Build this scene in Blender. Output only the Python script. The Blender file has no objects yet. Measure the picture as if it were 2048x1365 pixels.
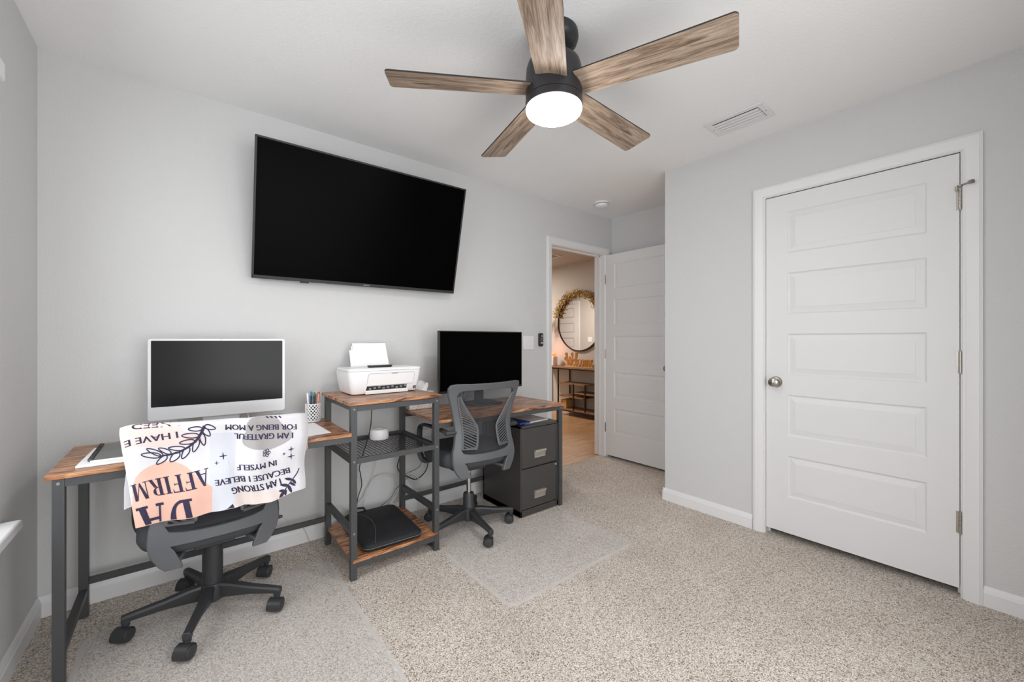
import bpy, bmesh, math, random
from math import sin, cos, pi, radians, sqrt
from mathutils import Vector, Matrix

random.seed(7)
SC = bpy.context.scene
COL = SC.collection

# ------------------------------------------------------------------ camera
cam_d = bpy.data.cameras.new('camera')
cam = bpy.data.objects.new('camera', cam_d)
COL.objects.link(cam)
cam.location = (0.4821, -2.6244, 1.1897)
cam.rotation_euler = (radians(90), 0, -0.6813)
cam_d.sensor_width = 36.0
cam_d.lens = 812.33 / 2048 * 36.0
cam_d.shift_y = -0.00144
cam_d.clip_start = 0.02
SC.camera = cam

# ------------------------------------------------------------------ world, lights, exposure
SC.view_settings.view_transform = 'Standard'
SC.view_settings.look = 'None'
SC.view_settings.gamma = 1.0
SC.view_settings.use_curve_mapping = False
SC.view_settings.exposure = -0.09
SC.cycles.use_denoising = True
SC.cycles.max_bounces = 14
SC.cycles.diffuse_bounces = 8
SC.cycles.transparent_max_bounces = 24

W = bpy.data.worlds.new('daylight')
SC.world = W
W.use_nodes = True
bg = W.node_tree.nodes['Background']
bg.inputs[0].default_value = (0.93, 0.97, 1.0, 1)
bg.inputs[1].default_value = 0.4


def area(name, loc, rot, sx, sy, power, color=(1, 1, 1), spread=pi):
    d = bpy.data.lights.new(name, 'AREA')
    d.shape = 'RECTANGLE'
    d.size, d.size_y = sx, sy
    d.energy = power
    d.color = color
    d.spread = spread
    o = bpy.data.objects.new(name, d)
    COL.objects.link(o)
    o.location = loc
    o.rotation_euler = rot
    return o


# daylight by the left wall's window, plus an added fill light behind the camera
area('daylight_side_window', (-0.50, -1.46, 1.50), (0, radians(-66), radians(8)), 1.50, 2.0, 43, (0.97, 0.985, 1.0))
area('added_rear_fill', (1.15, -3.34, 1.20), (radians(76), 0, 0), 1.9, 1.9, 70, (0.98, 0.99, 1.0))
# unseen area light added to brighten the hallway; it has no fixture
area('added_hallway_light', (4.2, 3.1, 2.40), (0, 0, 0), 0.5, 0.5, 84, (1.0, 0.90, 0.80))


# ------------------------------------------------------------------ materials
def nodes_of(name):
    m = bpy.data.materials.new(name)
    m.use_nodes = True
    nt = m.node_tree
    return m, nt, nt.nodes['Principled BSDF']


def lin(c):
    """sRGB 0-255 triple to linear"""
    o = []
    for v in c:
        v = v / 255.0
        o.append(v / 12.92 if v <= 0.04045 else ((v + 0.055) / 1.055) ** 2.4)
    return (o[0], o[1], o[2], 1.0)


def plain(name, rgb, rough=0.5, metal=0.0, bump=None, spec=0.5, emit=None, estr=0, mottle=0.0, coat=0.0):
    m, nt, p = nodes_of(name)
    c = lin(rgb)
    p.inputs['Base Color'].default_value = c
    p.inputs['Roughness'].default_value = rough
    p.inputs['Metallic'].default_value = metal
    p.inputs['Specular IOR Level'].default_value = spec
    if coat:
        p.inputs['Coat Weight'].default_value = coat
    tc = nt.nodes.new('ShaderNodeTexCoord')
    if mottle > 0:
        n = nt.nodes.new('ShaderNodeTexNoise')
        n.inputs['Scale'].default_value = 9.0
        n.inputs['Detail'].default_value = 5.0
        nt.links.new(tc.outputs['Object'], n.inputs['Vector'])
        r = nt.nodes.new('ShaderNodeValToRGB')
        r.color_ramp.elements[0].position = 0.3
        r.color_ramp.elements[1].position = 0.7
        r.color_ramp.elements[0].color = (c[0] * (1 - mottle), c[1] * (1 - mottle), c[2] * (1 - mottle), 1)
        r.color_ramp.elements[1].color = (min(1, c[0] * (1 + mottle)), min(1, c[1] * (1 + mottle)), min(1, c[2] * (1 + mottle)), 1)
        nt.links.new(n.outputs['Fac'], r.inputs['Fac'])
        nt.links.new(r.outputs['Color'], p.inputs['Base Color'])
    if bump:
        sc_, st, dist = bump
        n2 = nt.nodes.new('ShaderNodeTexNoise')
        n2.inputs['Scale'].default_value = sc_
        n2.inputs['Detail'].default_value = 3.0
        nt.links.new(tc.outputs['Object'], n2.inputs['Vector'])
        b = nt.nodes.new('ShaderNodeBump')
        b.inputs['Strength'].default_value = st
        b.inputs['Distance'].default_value = dist
        nt.links.new(n2.outputs['Fac'], b.inputs['Height'])
        nt.links.new(b.outputs['Normal'], p.inputs['Normal'])
    if emit:
        p.inputs['Emission Color'].default_value = lin(emit)
        p.inputs['Emission Strength'].default_value = estr
    return m


def ramp(nt, stops, interp='LINEAR'):
    r = nt.nodes.new('ShaderNodeValToRGB')
    r.color_ramp.interpolation = interp
    el = r.color_ramp.elements
    while len(el) < len(stops):
        el.new(0.5)
    for e, (pos, c) in zip(el, stops):
        e.position = pos
        e.color = c if len(c) == 4 else lin(c)
    return r


def wood(name, stops, scale=(1.2, 14, 14), rough=0.45, detail=8, dist=1.6, fine=0.25, plank=None, band=3.0):
    """stretched-noise timber, grain along local X"""
    m, nt, p = nodes_of(name)
    L = nt.links.new
    tc = nt.nodes.new('ShaderNodeTexCoord')
    mp = nt.nodes.new('ShaderNodeMapping')
    mp.inputs['Scale'].default_value = scale
    L(tc.outputs['Object'], mp.inputs['Vector'])
    n = nt.nodes.new('ShaderNodeTexNoise')
    n.inputs['Scale'].default_value = band
    n.inputs['Detail'].default_value = detail
    n.inputs['Roughness'].default_value = 0.62
    n.inputs['Distortion'].default_value = dist
    L(mp.outputs['Vector'], n.inputs['Vector'])
    r = ramp(nt, stops)
    L(n.outputs['Fac'], r.inputs['Fac'])
    mp2 = nt.nodes.new('ShaderNodeMapping')
    mp2.inputs['Scale'].default_value = (scale[0] * 3, scale[1] * 9, scale[2] * 9)
    L(tc.outputs['Object'], mp2.inputs['Vector'])
    n2 = nt.nodes.new('ShaderNodeTexNoise')
    n2.inputs['Scale'].default_value = 4.0
    n2.inputs['Detail'].default_value = 4.0
    L(mp2.outputs['Vector'], n2.inputs['Vector'])
    r2 = ramp(nt, [(0.35, (1 - fine, 1 - fine, 1 - fine, 1)), (0.62, (1, 1, 1, 1))])
    L(n2.outputs['Fac'], r2.inputs['Fac'])
    mx = nt.nodes.new('ShaderNodeMix')
    mx.data_type = 'RGBA'
    mx.blend_type = 'MULTIPLY'
    mx.inputs['Factor'].default_value = 1.0
    L(r.outputs['Color'], mx.inputs['A'])
    L(r2.outputs['Color'], mx.inputs['B'])
    out = mx.outputs['Result']
    if plank:
        bk = nt.nodes.new('ShaderNodeTexBrick')
        bk.inputs['Scale'].default_value = 1.0
        bk.inputs['Brick Width'].default_value = plank[0]
        bk.inputs['Row Height'].default_value = plank[1]
        bk.inputs['Mortar Size'].default_value = 0.0018
        bk.inputs['Color1'].default_value = (1, 1, 1, 1)
        bk.inputs['Color2'].default_value = (plank[2], plank[2], plank[2], 1)
        bk.inputs['Mortar'].default_value = (0.35, 0.3, 0.25, 1)
        L(tc.outputs['Object'], bk.inputs['Vector'])
        m2 = nt.nodes.new('ShaderNodeMix')
        m2.data_type = 'RGBA'
        m2.blend_type = 'MULTIPLY'
        m2.inputs['Factor'].default_value = 1.0
        L(out, m2.inputs['A'])
        L(bk.outputs['Color'], m2.inputs['B'])
        out = m2.outputs['Result']
    L(out, p.inputs['Base Color'])
    p.inputs['Roughness'].default_value = rough
    b = nt.nodes.new('ShaderNodeBump')
    b.inputs['Strength'].default_value = 0.15
    b.inputs['Distance'].default_value = 0.002
    L(n2.outputs['Fac'], b.inputs['Height'])
    L(b.outputs['Normal'], p.inputs['Normal'])
    return m


def carpet_mat():
    m, nt, p = nodes_of('carpet')
    L = nt.links.new
    tc = nt.nodes.new('ShaderNodeTexCoord')
    v = nt.nodes.new('ShaderNodeTexVoronoi')
    v.inputs['Scale'].default_value = 270.0
    v.inputs['Randomness'].default_value = 1.0
    wv = nt.nodes.new('ShaderNodeTexNoise')
    wv.inputs['Scale'].default_value = 120.0
    wv.inputs['Detail'].default_value = 2.0
    L(tc.outputs['Object'], wv.inputs['Vector'])
    wa = nt.nodes.new('ShaderNodeMix')
    wa.data_type = 'VECTOR'
    wa.inputs['Factor'].default_value = 0.012
    L(tc.outputs['Object'], wa.inputs['A'])
    L(wv.outputs['Color'], wa.inputs['B'])
    L(wa.outputs['Result'], v.inputs['Vector'])
    # yarn colour: each tuft takes one of a few flecks
    r = ramp(nt, [(0.0, (148, 128, 112)), (0.16, (204, 188, 174)), (0.4, (233, 221, 209)), (0.7, (248, 240, 231)), (1.0, (254, 250, 245))])
    sep = nt.nodes.new('ShaderNodeSeparateColor')
    L(v.outputs['Color'], sep.inputs['Color'])
    L(sep.outputs['Red'], r.inputs['Fac'])
    # dark gaps between tufts
    g = ramp(nt, [(0.42, (1, 1, 1, 1)), (0.9, (0.34, 0.31, 0.29, 1))])
    L(v.outputs['Distance'], g.inputs['Fac'])
    mx = nt.nodes.new('ShaderNodeMix')
    mx.data_type = 'RGBA'
    mx.blend_type = 'MULTIPLY'
    mx.inputs['Factor'].default_value = 1.0
    L(r.outputs['Color'], mx.inputs['A'])
    L(g.outputs['Color'], mx.inputs['B'])
    # broad wear and pile-lay mottling
    n = nt.nodes.new('ShaderNodeTexNoise')
    n.inputs['Scale'].default_value = 3.0
    n.inputs['Detail'].default_value = 4.0
    L(tc.outputs['Object'], n.inputs['Vector'])
    r3 = ramp(nt, [(0.3, (0.88, 0.87, 0.86, 1)), (0.7, (1.0, 1.0, 1.0, 1))])
    L(n.outputs['Fac'], r3.inputs['Fac'])
    m2 = nt.nodes.new('ShaderNodeMix')
    m2.data_type = 'RGBA'
    m2.blend_type = 'MULTIPLY'
    m2.inputs['Factor'].default_value = 1.0
    L(mx.outputs['Result'], m2.inputs['A'])
    L(r3.outputs['Color'], m2.inputs['B'])
    L(m2.outputs['Result'], p.inputs['Base Color'])
    p.inputs['Roughness'].default_value = 0.95
    p.inputs['Specular IOR Level'].default_value = 0.1
    b = nt.nodes.new('ShaderNodeBump')
    b.invert = True
    b.inputs['Strength'].default_value = 0.9
    b.inputs['Distance'].default_value = 0.004
    L(v.outputs['Distance'], b.inputs['Height'])
    L(b.outputs['Normal'], p.inputs['Normal'])
    return m


def see_through(name, rgb, alpha, rough=0.5, weave=None):
    """thin mesh or film: part of the light passes straight through"""
    m, nt, p = nodes_of(name)
    p.inputs['Base Color'].default_value = lin(rgb)
    p.inputs['Roughness'].default_value = rough
    p.inputs['Alpha'].default_value = alpha
    if weave:
        L = nt.links.new
        tc = nt.nodes.new('ShaderNodeTexCoord')
        ck = nt.nodes.new('ShaderNodeTexVoronoi')
        ck.inputs['Scale'].default_value = weave
        ck.inputs['Randomness'].default_value = 0.0
        L(tc.outputs['Object'], ck.inputs['Vector'])
        mr = nt.nodes.new('ShaderNodeMapRange')
        mr.inputs['From Min'].default_value = 0.25
        mr.inputs['From Max'].default_value = 0.5
        mr.inputs['To Min'].default_value = max(0, alpha - 0.25)
        mr.inputs['To Max'].default_value = min(1, alpha + 0.2)
        L(ck.outputs['Distance'], mr.inputs['Value'])
        L(mr.outputs['Result'], p.inputs['Alpha'])
    return m


M = {}
M['wall'] = plain('wall_paint', (206, 206, 206), 0.85, bump=(130, 0.5, 0.004), spec=0.25)
M['hall_wall'] = plain('hall_wall_paint', (190, 185, 180), 0.85, bump=(150, 0.3, 0.003), spec=0.25)
M['ceiling'] = plain('ceiling_paint', (238, 238, 238), 0.9, bump=(85, 0.40, 0.004), spec=0.2)
M['trim'] = plain('white_trim_paint', (224, 224, 225), 0.4, bump=(60, 0.05, 0.001))
M['door'] = plain('white_door_paint', (220, 220, 221), 0.42, bump=(220, 0.10, 0.001))
M['carpet'] = carpet_mat()
M['plank'] = wood('hall_plank_floor', [(0.25, (150, 108, 72)), (0.5, (190, 148, 106)), (0.75, (208, 172, 130))], scale=(0.9, 7, 7), rough=0.35, fine=0.18, plank=(1.2, 0.15, 0.86))
M['rustic'] = wood('rustic_brown_board', [(0.33, (62, 38, 26)), (0.41, (110, 68, 44)), (0.49, (172, 116, 78)), (0.57, (208, 152, 108)), (0.64, (162, 106, 70)), (0.72, (108, 68, 46))], scale=(1.5, 9, 9), rough=0.27, fine=0.36, band=3.0, dist=1.1)
M['steel'] = plain('charcoal_powder_coat', (72, 73, 75), 0.45, 0.25, bump=(400, 0.1, 0.0005))
M['cabinet'] = plain('charcoal_cabinet_paint', (66, 64, 63), 0.38, 0.15, bump=(300, 0.1, 0.0005))
M['nickel'] = plain('brushed_nickel', (170, 165, 158), 0.28, 0.95)
M['chrome'] = plain('chrome', (215, 215, 218), 0.1, 1.0)
M['hook'] = plain('silver_handle', (196, 192, 186), 0.3, 0.8)
M['black'] = plain('black_plastic', (24, 25, 27), 0.35)
M['matte_black'] = plain('matte_black_plastic', (38, 39, 41), 0.55)
M['screen'] = plain('dark_glass_screen', (1, 1, 1), 0.35, spec=0.03)
M['screen_grey'] = plain('grey_glass_screen', (27, 27, 28), 0.25, spec=0.2)
M['alu'] = plain('silver_aluminium', (200, 201, 203), 0.35, 0.25)
M['white_plastic'] = plain('white_plastic', (232, 232, 233), 0.38)
M['paper'] = plain('white_paper', (240, 240, 240), 0.8)
M['grey_panel'] = plain('dark_gap', (28, 28, 30), 0.6)
M['fan_metal'] = plain('fan_dark_metal', (52, 51, 54), 0.4, 0.35)
M['fan_wood'] = wood('fan_blade_wood', [(0.30, (84, 66, 52)), (0.40, (138, 115, 96)), (0.50, (178, 156, 136)), (0.60, (190, 170, 151)), (0.68, (148, 126, 107))], scale=(1.1, 15, 15), rough=0.55, fine=0.5, dist=1.4, band=2.4)
M['fan_edge'] = plain('fan_blade_edge', (34, 30, 28), 0.6)
M['diffuser'] = plain('lamp_diffuser', (255, 252, 250), 0.4, emit=(255, 252, 249), estr=60)
M['chair_plastic'] = plain('chair_grey_plastic', (86, 88, 91), 0.48, bump=(500, 0.12, 0.0004))
M['chair_black'] = plain('chair_black_plastic', (48, 49, 51), 0.45, bump=(500, 0.1, 0.0004))
M['chair_fabric'] = plain('chair_black_fabric', (64, 66, 70), 0.9, bump=(900, 0.5, 0.001))
M['mesh'] = see_through('chair_mesh_fabric', (52, 53, 56), 0.50, 0.8)
M['mat'] = see_through('clear_vinyl', (230, 228, 228), 0.29, 0.25)
M['mat_edge'] = see_through('clear_vinyl_edge', (238, 237, 237), 0.34, 0.25)
M['bag'] = plain('black_neoprene', (24, 25, 30), 0.75, bump=(700, 0.5, 0.001), mottle=0.25)
M['piping'] = plain('grey_zip_piping', (96, 95, 94), 0.6)
M['ink'] = plain('navy_blanket_print', (52, 46, 72), 0.95, mottle=0.25)
M['cloth'] = plain('white_plush_blanket', (212, 211, 215), 0.95, bump=(260, 0.5, 0.002), spec=0.1)
M['cloth_peach'] = plain('peach_blanket_print', (222, 180, 164), 0.95, bump=(260, 0.5, 0.002), spec=0.1)
M['cloth_blush'] = plain('blush_blanket_print', (219, 200, 196), 0.95, bump=(260, 0.5, 0.002), spec=0.1)
M['cloth_grey'] = plain('grey_blanket_print', (166, 163, 163), 0.95, bump=(260, 0.5, 0.002), spec=0.1)
M['cloth_beige'] = plain('beige_blanket_print', (216, 204, 199), 0.95, bump=(260, 0.5, 0.002), spec=0.1)
M['cloth_white2'] = plain('cool_white_blanket_print', (202, 205, 213), 0.95, bump=(260, 0.6, 0.002), spec=0.1)
M['cable_white'] = plain('white_cable', (214, 211, 205), 0.5)
M['cable_black'] = plain('black_cable', (30, 30, 32), 0.5)
M['blue'] = plain('blue_folder', (26, 52, 130), 0.45)
M['notebook'] = plain('grey_notebook_cover', (104, 105, 103), 0.35, mottle=0.15)
M['gold'] = plain('gold_leaf', (164, 134, 74), 0.5, 0.1, mottle=0.4)
M['gold_pale'] = plain('pale_gold_leaf', (240, 214, 156), 0.5, 0.1)
M['pampas'] = plain('pale_plume', (186, 170, 150), 0.9)
M['mirror'] = plain('mirror_glass', (225, 225, 225), 0.02, 1.0)
M['bronze'] = plain('dark_bronze_frame', (58, 40, 28), 0.4, 0.4)
M['sign_wood'] = plain('gold_painted_wood', (226, 180, 112), 0.5)
M['sign_side'] = plain('brown_wood_edge', (120, 80, 46), 0.6)
M['console_wood'] = wood('console_board', [(0.3, (92, 64, 44)), (0.5, (142, 104, 74)), (0.7, (168, 128, 94))], scale=(8, 1.4, 8), rough=0.5)
M['console_metal'] = plain('dark_brown_metal', (46, 34, 28), 0.5, 0.4)
M['card'] = plain('cardboard', (184, 142, 92), 0.8)
M['glow'] = plain('orange_glow_shade', (255, 150, 90), 0.5, emit=(255, 120, 70), estr=1.5)
M['candle_white'] = plain('white_ceramic', (230, 224, 216), 0.4)
M['leaf'] = plain('dark_leaf', (30, 42, 30), 0.5)
M['glass'] = see_through('window_glass', (235, 245, 245), 0.08, 0.02)
M['blind'] = plain('white_blind', (238, 238, 238), 0.5)
M['label'] = plain('pale_print', (178, 178, 180), 0.6)
M['grey_text'] = plain('grey_print', (130, 130, 134), 0.6)
PENS = {'white': (235, 235, 232), 'blue': (70, 108, 170), 'dark blue': (42, 64, 98), 'green': (30, 130, 78), 'dark green': (36, 66, 54), 'black': (36, 36, 40), 'brown': (150, 108, 78), 'red': (196, 44, 50), 'pink': (222, 160, 168), 'mint': (150, 200, 170)}
for k, c in PENS.items():
    M['pen ' + k] = plain('pen_' + k.replace(' ', '_'), c, 0.35)


def dotted(name, base, dots, scale, size):
    m, nt, p = nodes_of(name)
    L = nt.links.new
    tc = nt.nodes.new('ShaderNodeTexCoord')
    v = nt.nodes.new('ShaderNodeTexVoronoi')
    v.inputs['Scale'].default_value = scale
    L(tc.outputs['Object'], v.inputs['Vector'])
    r = ramp(nt, [(0.0, (1, 1, 1, 1)), (size, (0, 0, 0, 1))], 'CONSTANT')
    L(v.outputs['Distance'], r.inputs['Fac'])
    rc = ramp(nt, [(i / len(dots), c) for i, c in enumerate(dots)], 'CONSTANT')
    sep = nt.nodes.new('ShaderNodeSeparateColor')
    L(v.outputs['Color'], sep.inputs['Color'])
    L(sep.outputs['Green'], rc.inputs['Fac'])
    mx = nt.nodes.new('ShaderNodeMix')
    mx.data_type = 'RGBA'
    L(r.outputs['Color'], mx.inputs['Factor'])
    mx.inputs['A'].default_value = lin(base)
    L(rc.outputs['Color'], mx.inputs['B'])
    L(mx.outputs['Result'], p.inputs['Base Color'])
    p.inputs['Roughness'].default_value = 0.6
    return m


M['tissue_box'] = dotted('speckled_card', (232, 230, 226), [(170, 168, 166), (150, 130, 112), (120, 140, 160), (190, 170, 140)], 170, 0.38)


# ------------------------------------------------------------------ mesh builder
class MB:
    def __init__(self):
        self.v, self.f, self.m = [], [], []

    def add(self, vs, fs, mi=0):
        b = len(self.v)
        self.v += [tuple(p) for p in vs]
        for f in fs:
            self.f.append([b + i for i in f])
            self.m.append(mi)
        return self

    def box(self, x0, x1, y0, y1, z0, z1, mi=0):
        vs = [(x0, y0, z0), (x1, y0, z0), (x1, y1, z0), (x0, y1, z0), (x0, y0, z1), (x1, y0, z1), (x1, y1, z1), (x0, y1, z1)]
        return self.add(vs, [(3, 2, 1, 0), (4, 5, 6, 7), (0, 1, 5, 4), (1, 2, 6, 5), (2, 3, 7, 6), (3, 0, 4, 7)], mi)

    def obox(self, c, size, mat=None, mi=0):
        sx, sy, sz = (s / 2 for s in size)
        mat = mat or Matrix.Identity(3)
        vs = [Vector(c) + mat @ Vector(p) for p in ((-sx, -sy, -sz), (sx, -sy, -sz), (sx, sy, -sz), (-sx, sy, -sz), (-sx, -sy, sz), (sx, -sy, sz), (sx, sy, sz), (-sx, sy, sz))]
        return self.add(vs, [(3, 2, 1, 0), (4, 5, 6, 7), (0, 1, 5, 4), (1, 2, 6, 5), (2, 3, 7, 6), (3, 0, 4, 7)], mi)

    def beam(self, a, b, w, h, up=(0, 0, 1), mi=0, w2=None, h2=None):
        """tapered rectangular bar from a to b"""
        a, b = Vector(a), Vector(b)
        d = (b - a).normalized()
        u = Vector(up)
        s = d.cross(u)
        if s.length < 1e-5:
            s = d.cross(Vector((1, 0, 0)))
        s.normalize()
        u = s.cross(d).normalized()
        vs = []
        for p, ww, hh in ((a, w, h), (b, w2 or w, h2 or h)):
            for i, j in ((-1, -1), (1, -1), (1, 1), (-1, 1)):
                vs.append(p + s * (i * ww / 2) + u * (j * hh / 2))
        return self.add(vs, [(0, 1, 2, 3), (7, 6, 5, 4), (0, 4, 5, 1), (1, 5, 6, 2), (2, 6, 7, 3), (3, 7, 4, 0)], mi)

    def lathe(self, prof, c=(0, 0, 0), n=32, mi=0, axis='z', cap=True, rot=None):
        vs, fs = [], []
        for r, z in prof:
            for k in range(n):
                a = 2 * pi * k / n
                p = Vector((r * cos(a), r * sin(a), z))
                if axis == 'x':
                    p = Vector((p.z, p.x, p.y))
                elif axis == 'y':
                    p = Vector((p.x, -p.z, p.y))
                if rot is not None:
                    p = rot @ p
                vs.append(p + Vector(c))
        m = len(prof)
        for i in range(m - 1):
            for k in range(n):
                fs.append((i * n + k, i * n + (k + 1) % n, (i + 1) * n + (k + 1) % n, (i + 1) * n + k))
        if cap:
            fs.append(tuple(range(n))[::-1])
            fs.append(tuple((m - 1) * n + k for k in range(n)))
        return self.add(vs, fs, mi)

    def cyl(self, a, b, r, r2=None, n=16, mi=0):
        a, b = Vector(a), Vector(b)
        q = Vector((0, 0, 1)).rotation_difference((b - a).normalized()).to_matrix()
        return self.lathe([(r, 0), (r if r2 is None else r2, (b - a).length)], a, n, mi, rot=q)

    def tube(self, pts, r, n=8, mi=0, closed=False, flat=None):
        """round (or flattened) tube along a polyline"""
        P = [Vector(p) for p in pts]
        m = len(P)
        vs, fs = [], []
        ref = None
        for i in range(m):
            if closed:
                t = (P[(i + 1) % m] - P[i - 1]).normalized()
            else:
                t = (P[min(i + 1, m - 1)] - P[max(i - 1, 0)]).normalized()
            if ref is None:
                ref = t.orthogonal().normalized() if flat is None else Vector(flat)
            s = (ref - t * ref.dot(t))
            s = s.normalized() if s.length > 1e-6 else t.orthogonal().normalized()
            if flat is None:
                ref = s
            u = t.cross(s)
            rr = r[i] if isinstance(r, (list, tuple)) and not isinstance(r[0], (list, tuple)) and len(r) == m else r
            ra, rb = (rr if isinstance(rr, (list, tuple)) else (rr, rr))
            for k in range(n):
                a = 2 * pi * k / n
                vs.append(P[i] + s * (ra * cos(a)) + u * (rb * sin(a)))
        for i in range(m if closed else m - 1):
            j = (i + 1) % m
            for k in range(n):
                fs.append((i * n + k, i * n + (k + 1) % n, j * n + (k + 1) % n, j * n + k))
        if not closed:
            fs.append(tuple(range(n))[::-1])
            fs.append(tuple((m - 1) * n + k for k in range(n)))
        return self.add(vs, fs, mi)

    def prism(self, poly, z0, z1, mi=0, fn=None):
        """extrude an XY outline (fn maps (x,y,z) to space)"""
        fn = fn or (lambda x, y, z: (x, y, z))
        n = len(poly)
        vs = [fn(x, y, z0) for x, y in poly] + [fn(x, y, z1) for x, y in poly]
        fs = [tuple(range(n))[::-1], tuple(range(n, 2 * n))] + [(i, (i + 1) % n, n + (i + 1) % n, n + i) for i in range(n)]
        return self.add(vs, fs, mi)

    def grid(self, fn, nu, nv, mi=0, mfn=None):
        vs = [fn(i / nu, j / nv) for j in range(nv + 1) for i in range(nu + 1)]
        b = len(self.v)
        self.v += [tuple(p) for p in vs]
        for j in range(nv):
            for i in range(nu):
                self.f.append([b + j * (nu + 1) + i, b + j * (nu + 1) + i + 1, b + (j + 1) * (nu + 1) + i + 1, b + (j + 1) * (nu + 1) + i])
                self.m.append(mfn((i + .5) / nu, (j + .5) / nv) if mfn else mi)
        return self

    def build(self, name, mats, parent=None, bevel=0, seg=2, sub=0, smooth=True, angle=35, solid=0, fix=True, merge=False):
        me = bpy.data.meshes.new(name)
        me.from_pydata(self.v, [], self.f)
        for mt in (mats if isinstance(mats, (list, tuple)) else [mats]):
            me.materials.append(M[mt])
        for p, mi in zip(me.polygons, self.m):
            p.material_index = mi
        if fix:
            bm = bmesh.new()
            bm.from_mesh(me)
            if merge:
                bmesh.ops.remove_doubles(bm, verts=bm.verts, dist=1e-5)
            bmesh.ops.recalc_face_normals(bm, faces=bm.faces)
            bm.to_mesh(me)
            bm.free()
        me.validate()
        if smooth:
            me.shade_smooth()
            me.set_sharp_from_angle(angle=radians(angle))
        o = bpy.data.objects.new(name, me)
        COL.objects.link(o)
        if parent:
            o.parent = parent
        if solid:
            md = o.modifiers.new('thickness', 'SOLIDIFY')
            md.thickness = solid
            md.offset = -1
        if bevel:
            md = o.modifiers.new('bevel', 'BEVEL')
            md.width = bevel
            md.segments = seg
            md.limit_method = 'ANGLE'
            md.angle_limit = radians(40)
            md.harden_normals = False
        if sub:
            md = o.modifiers.new('subdivision', 'SUBSURF')
            md.levels = md.render_levels = sub
        return o


def tag(o, label, cat, group=None, kind=None):
    if label:
        o['label'] = label
    if cat:
        o['category'] = cat
    if group:
        o['group'] = group
    if kind:
        o['kind'] = kind
    return o


def thing(name, label, cat, loc=(0, 0, 0), rz=0, group=None):
    o = bpy.data.objects.new(name, None)
    o.empty_display_size = 0.1
    COL.objects.link(o)
    o.location = loc
    o.rotation_euler = (0, 0, rz)
    return tag(o, label, cat, group)


def struct(o, label=None, cat=None):
    o['kind'] = 'structure'
    return tag(o, label, cat)


_TEXT = {}


def text2d(s, size=1.0):
    """outline letters as flat triangles; returns verts (x, y), faces, width"""
    if s not in _TEXT:
        cu = bpy.data.curves.new('lettering', 'FONT')
        cu.body = s
        cu.resolution_u = 3
        ob = bpy.data.objects.new('lettering', cu)
        COL.objects.link(ob)
        dg = bpy.context.evaluated_depsgraph_get()
        me = bpy.data.meshes.new_from_object(ob.evaluated_get(dg))
        vs = [(v.co.x, v.co.y) for v in me.vertices]
        fs = [tuple(p.vertices) for p in me.polygons]
        bpy.data.objects.remove(ob)
        bpy.data.meshes.remove(me)
        bpy.data.curves.remove(cu)
        x0 = min(v[0] for v in vs)
        x1 = max(v[0] for v in vs)
        y1 = max(v[1] for v in vs)
        _TEXT[s] = ([((x - x0), y) for x, y in vs], fs, x1 - x0, y1)
    vs, fs, w, h = _TEXT[s]
    return vs, fs, w, h


def text_on(mb, s, org, ux, uy, height, mi=0, squeeze=1.0):
    """flat lettering laid out from org along ux, up uy, given cap height"""
    vs, fs, w, h = text2d(s)
    k = height / h
    org, ux, uy = Vector(org), Vector(ux), Vector(uy)
    mb.add([org + ux * (x * k * squeeze) + uy * (y * k) for x, y in vs], fs, mi)


# ------------------------------------------------------------------ room shell
H = 2.44
XC, XE, YR = 3.2695, 3.947, -2.96          # closet wall, alcove wall, rear wall
WT = 0.12
YCC = -0.994                                # closet corner
HX0, HX1 = 3.066, 3.822                     # hall doorway
DH = 2.055
CD0, CD1, CDH = -2.4745, -1.6635, 2.062     # closet doorway


def mb_boxes(bs):
    m = MB()
    for b in bs:
        m.box(*b)
    return m


struct(mb_boxes([(-0.3, XE + .2, YR - .3, 0.045, -0.10, 0.0)]).build('floor', 'carpet', smooth=False))
struct(mb_boxes([(2.6, 6.0, 0.0451, 6.2, -0.10, -0.004)]).build('floor_hallway', 'plank', smooth=False))
struct(mb_boxes([(-0.3, XE + .2, YR - .3, 0.10, H, H + .12)]).build('ceiling', 'ceiling', smooth=False))
struct(mb_boxes([(2.6, 6.0, 0.1001, 6.2, H, H + .12)]).build('ceiling_hallway', 'hall_wall', smooth=False))
# TV wall with the hall doorway
struct(mb_boxes([(-WT, HX0, 0, WT, 0, H), (HX1, 6.0, 0, WT, 0, H), (HX0, HX1, 0, WT, DH, H)]).build('wall_back', 'wall', smooth=False))
# left wall with its window
WY0, WY1, WZ0, WZ1 = -2.36, -0.49, 0.575, 2.07
struct(mb_boxes([(-WT, 0, WY1, 0, 0, H), (-WT, 0, YR, WY0, 0, H), (-WT, 0, WY0, WY1, 0, WZ0), (-WT, 0, WY0, WY1, WZ1, H)]).build('wall_left', 'wall', smooth=False))
# rear wall, behind the camera, with an unseen opening added and shaped for fill light
RX0, RX1, RZ0, RZ1 = 0.2, 2.1, 0.09, 2.06
struct(mb_boxes([(-WT, RX0, YR - WT, YR, 0, H), (RX1, XE, YR - WT, YR, 0, H), (RX0, RX1, YR - WT, YR, 0, RZ0), (RX0, RX1, YR - WT, YR, RZ1, H)]).build('wall_rear', 'wall', smooth=False))
# closet wall with doorway, closet return, alcove wall
struct(mb_boxes([(XC, XC + .11, CD1, YCC, 0, H), (XC, XC + .11, YR, CD0, 0, H), (XC, XC + .11, CD0, CD1, CDH, H), (XC + .11, XE, YCC - .11, YCC, 0, H)]).build('wall_closet', 'wall', smooth=False))
struct(mb_boxes([(XE, XE + WT, YR - WT, 0, 0, H)]).build('wall_right', 'wall', smooth=False))
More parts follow.
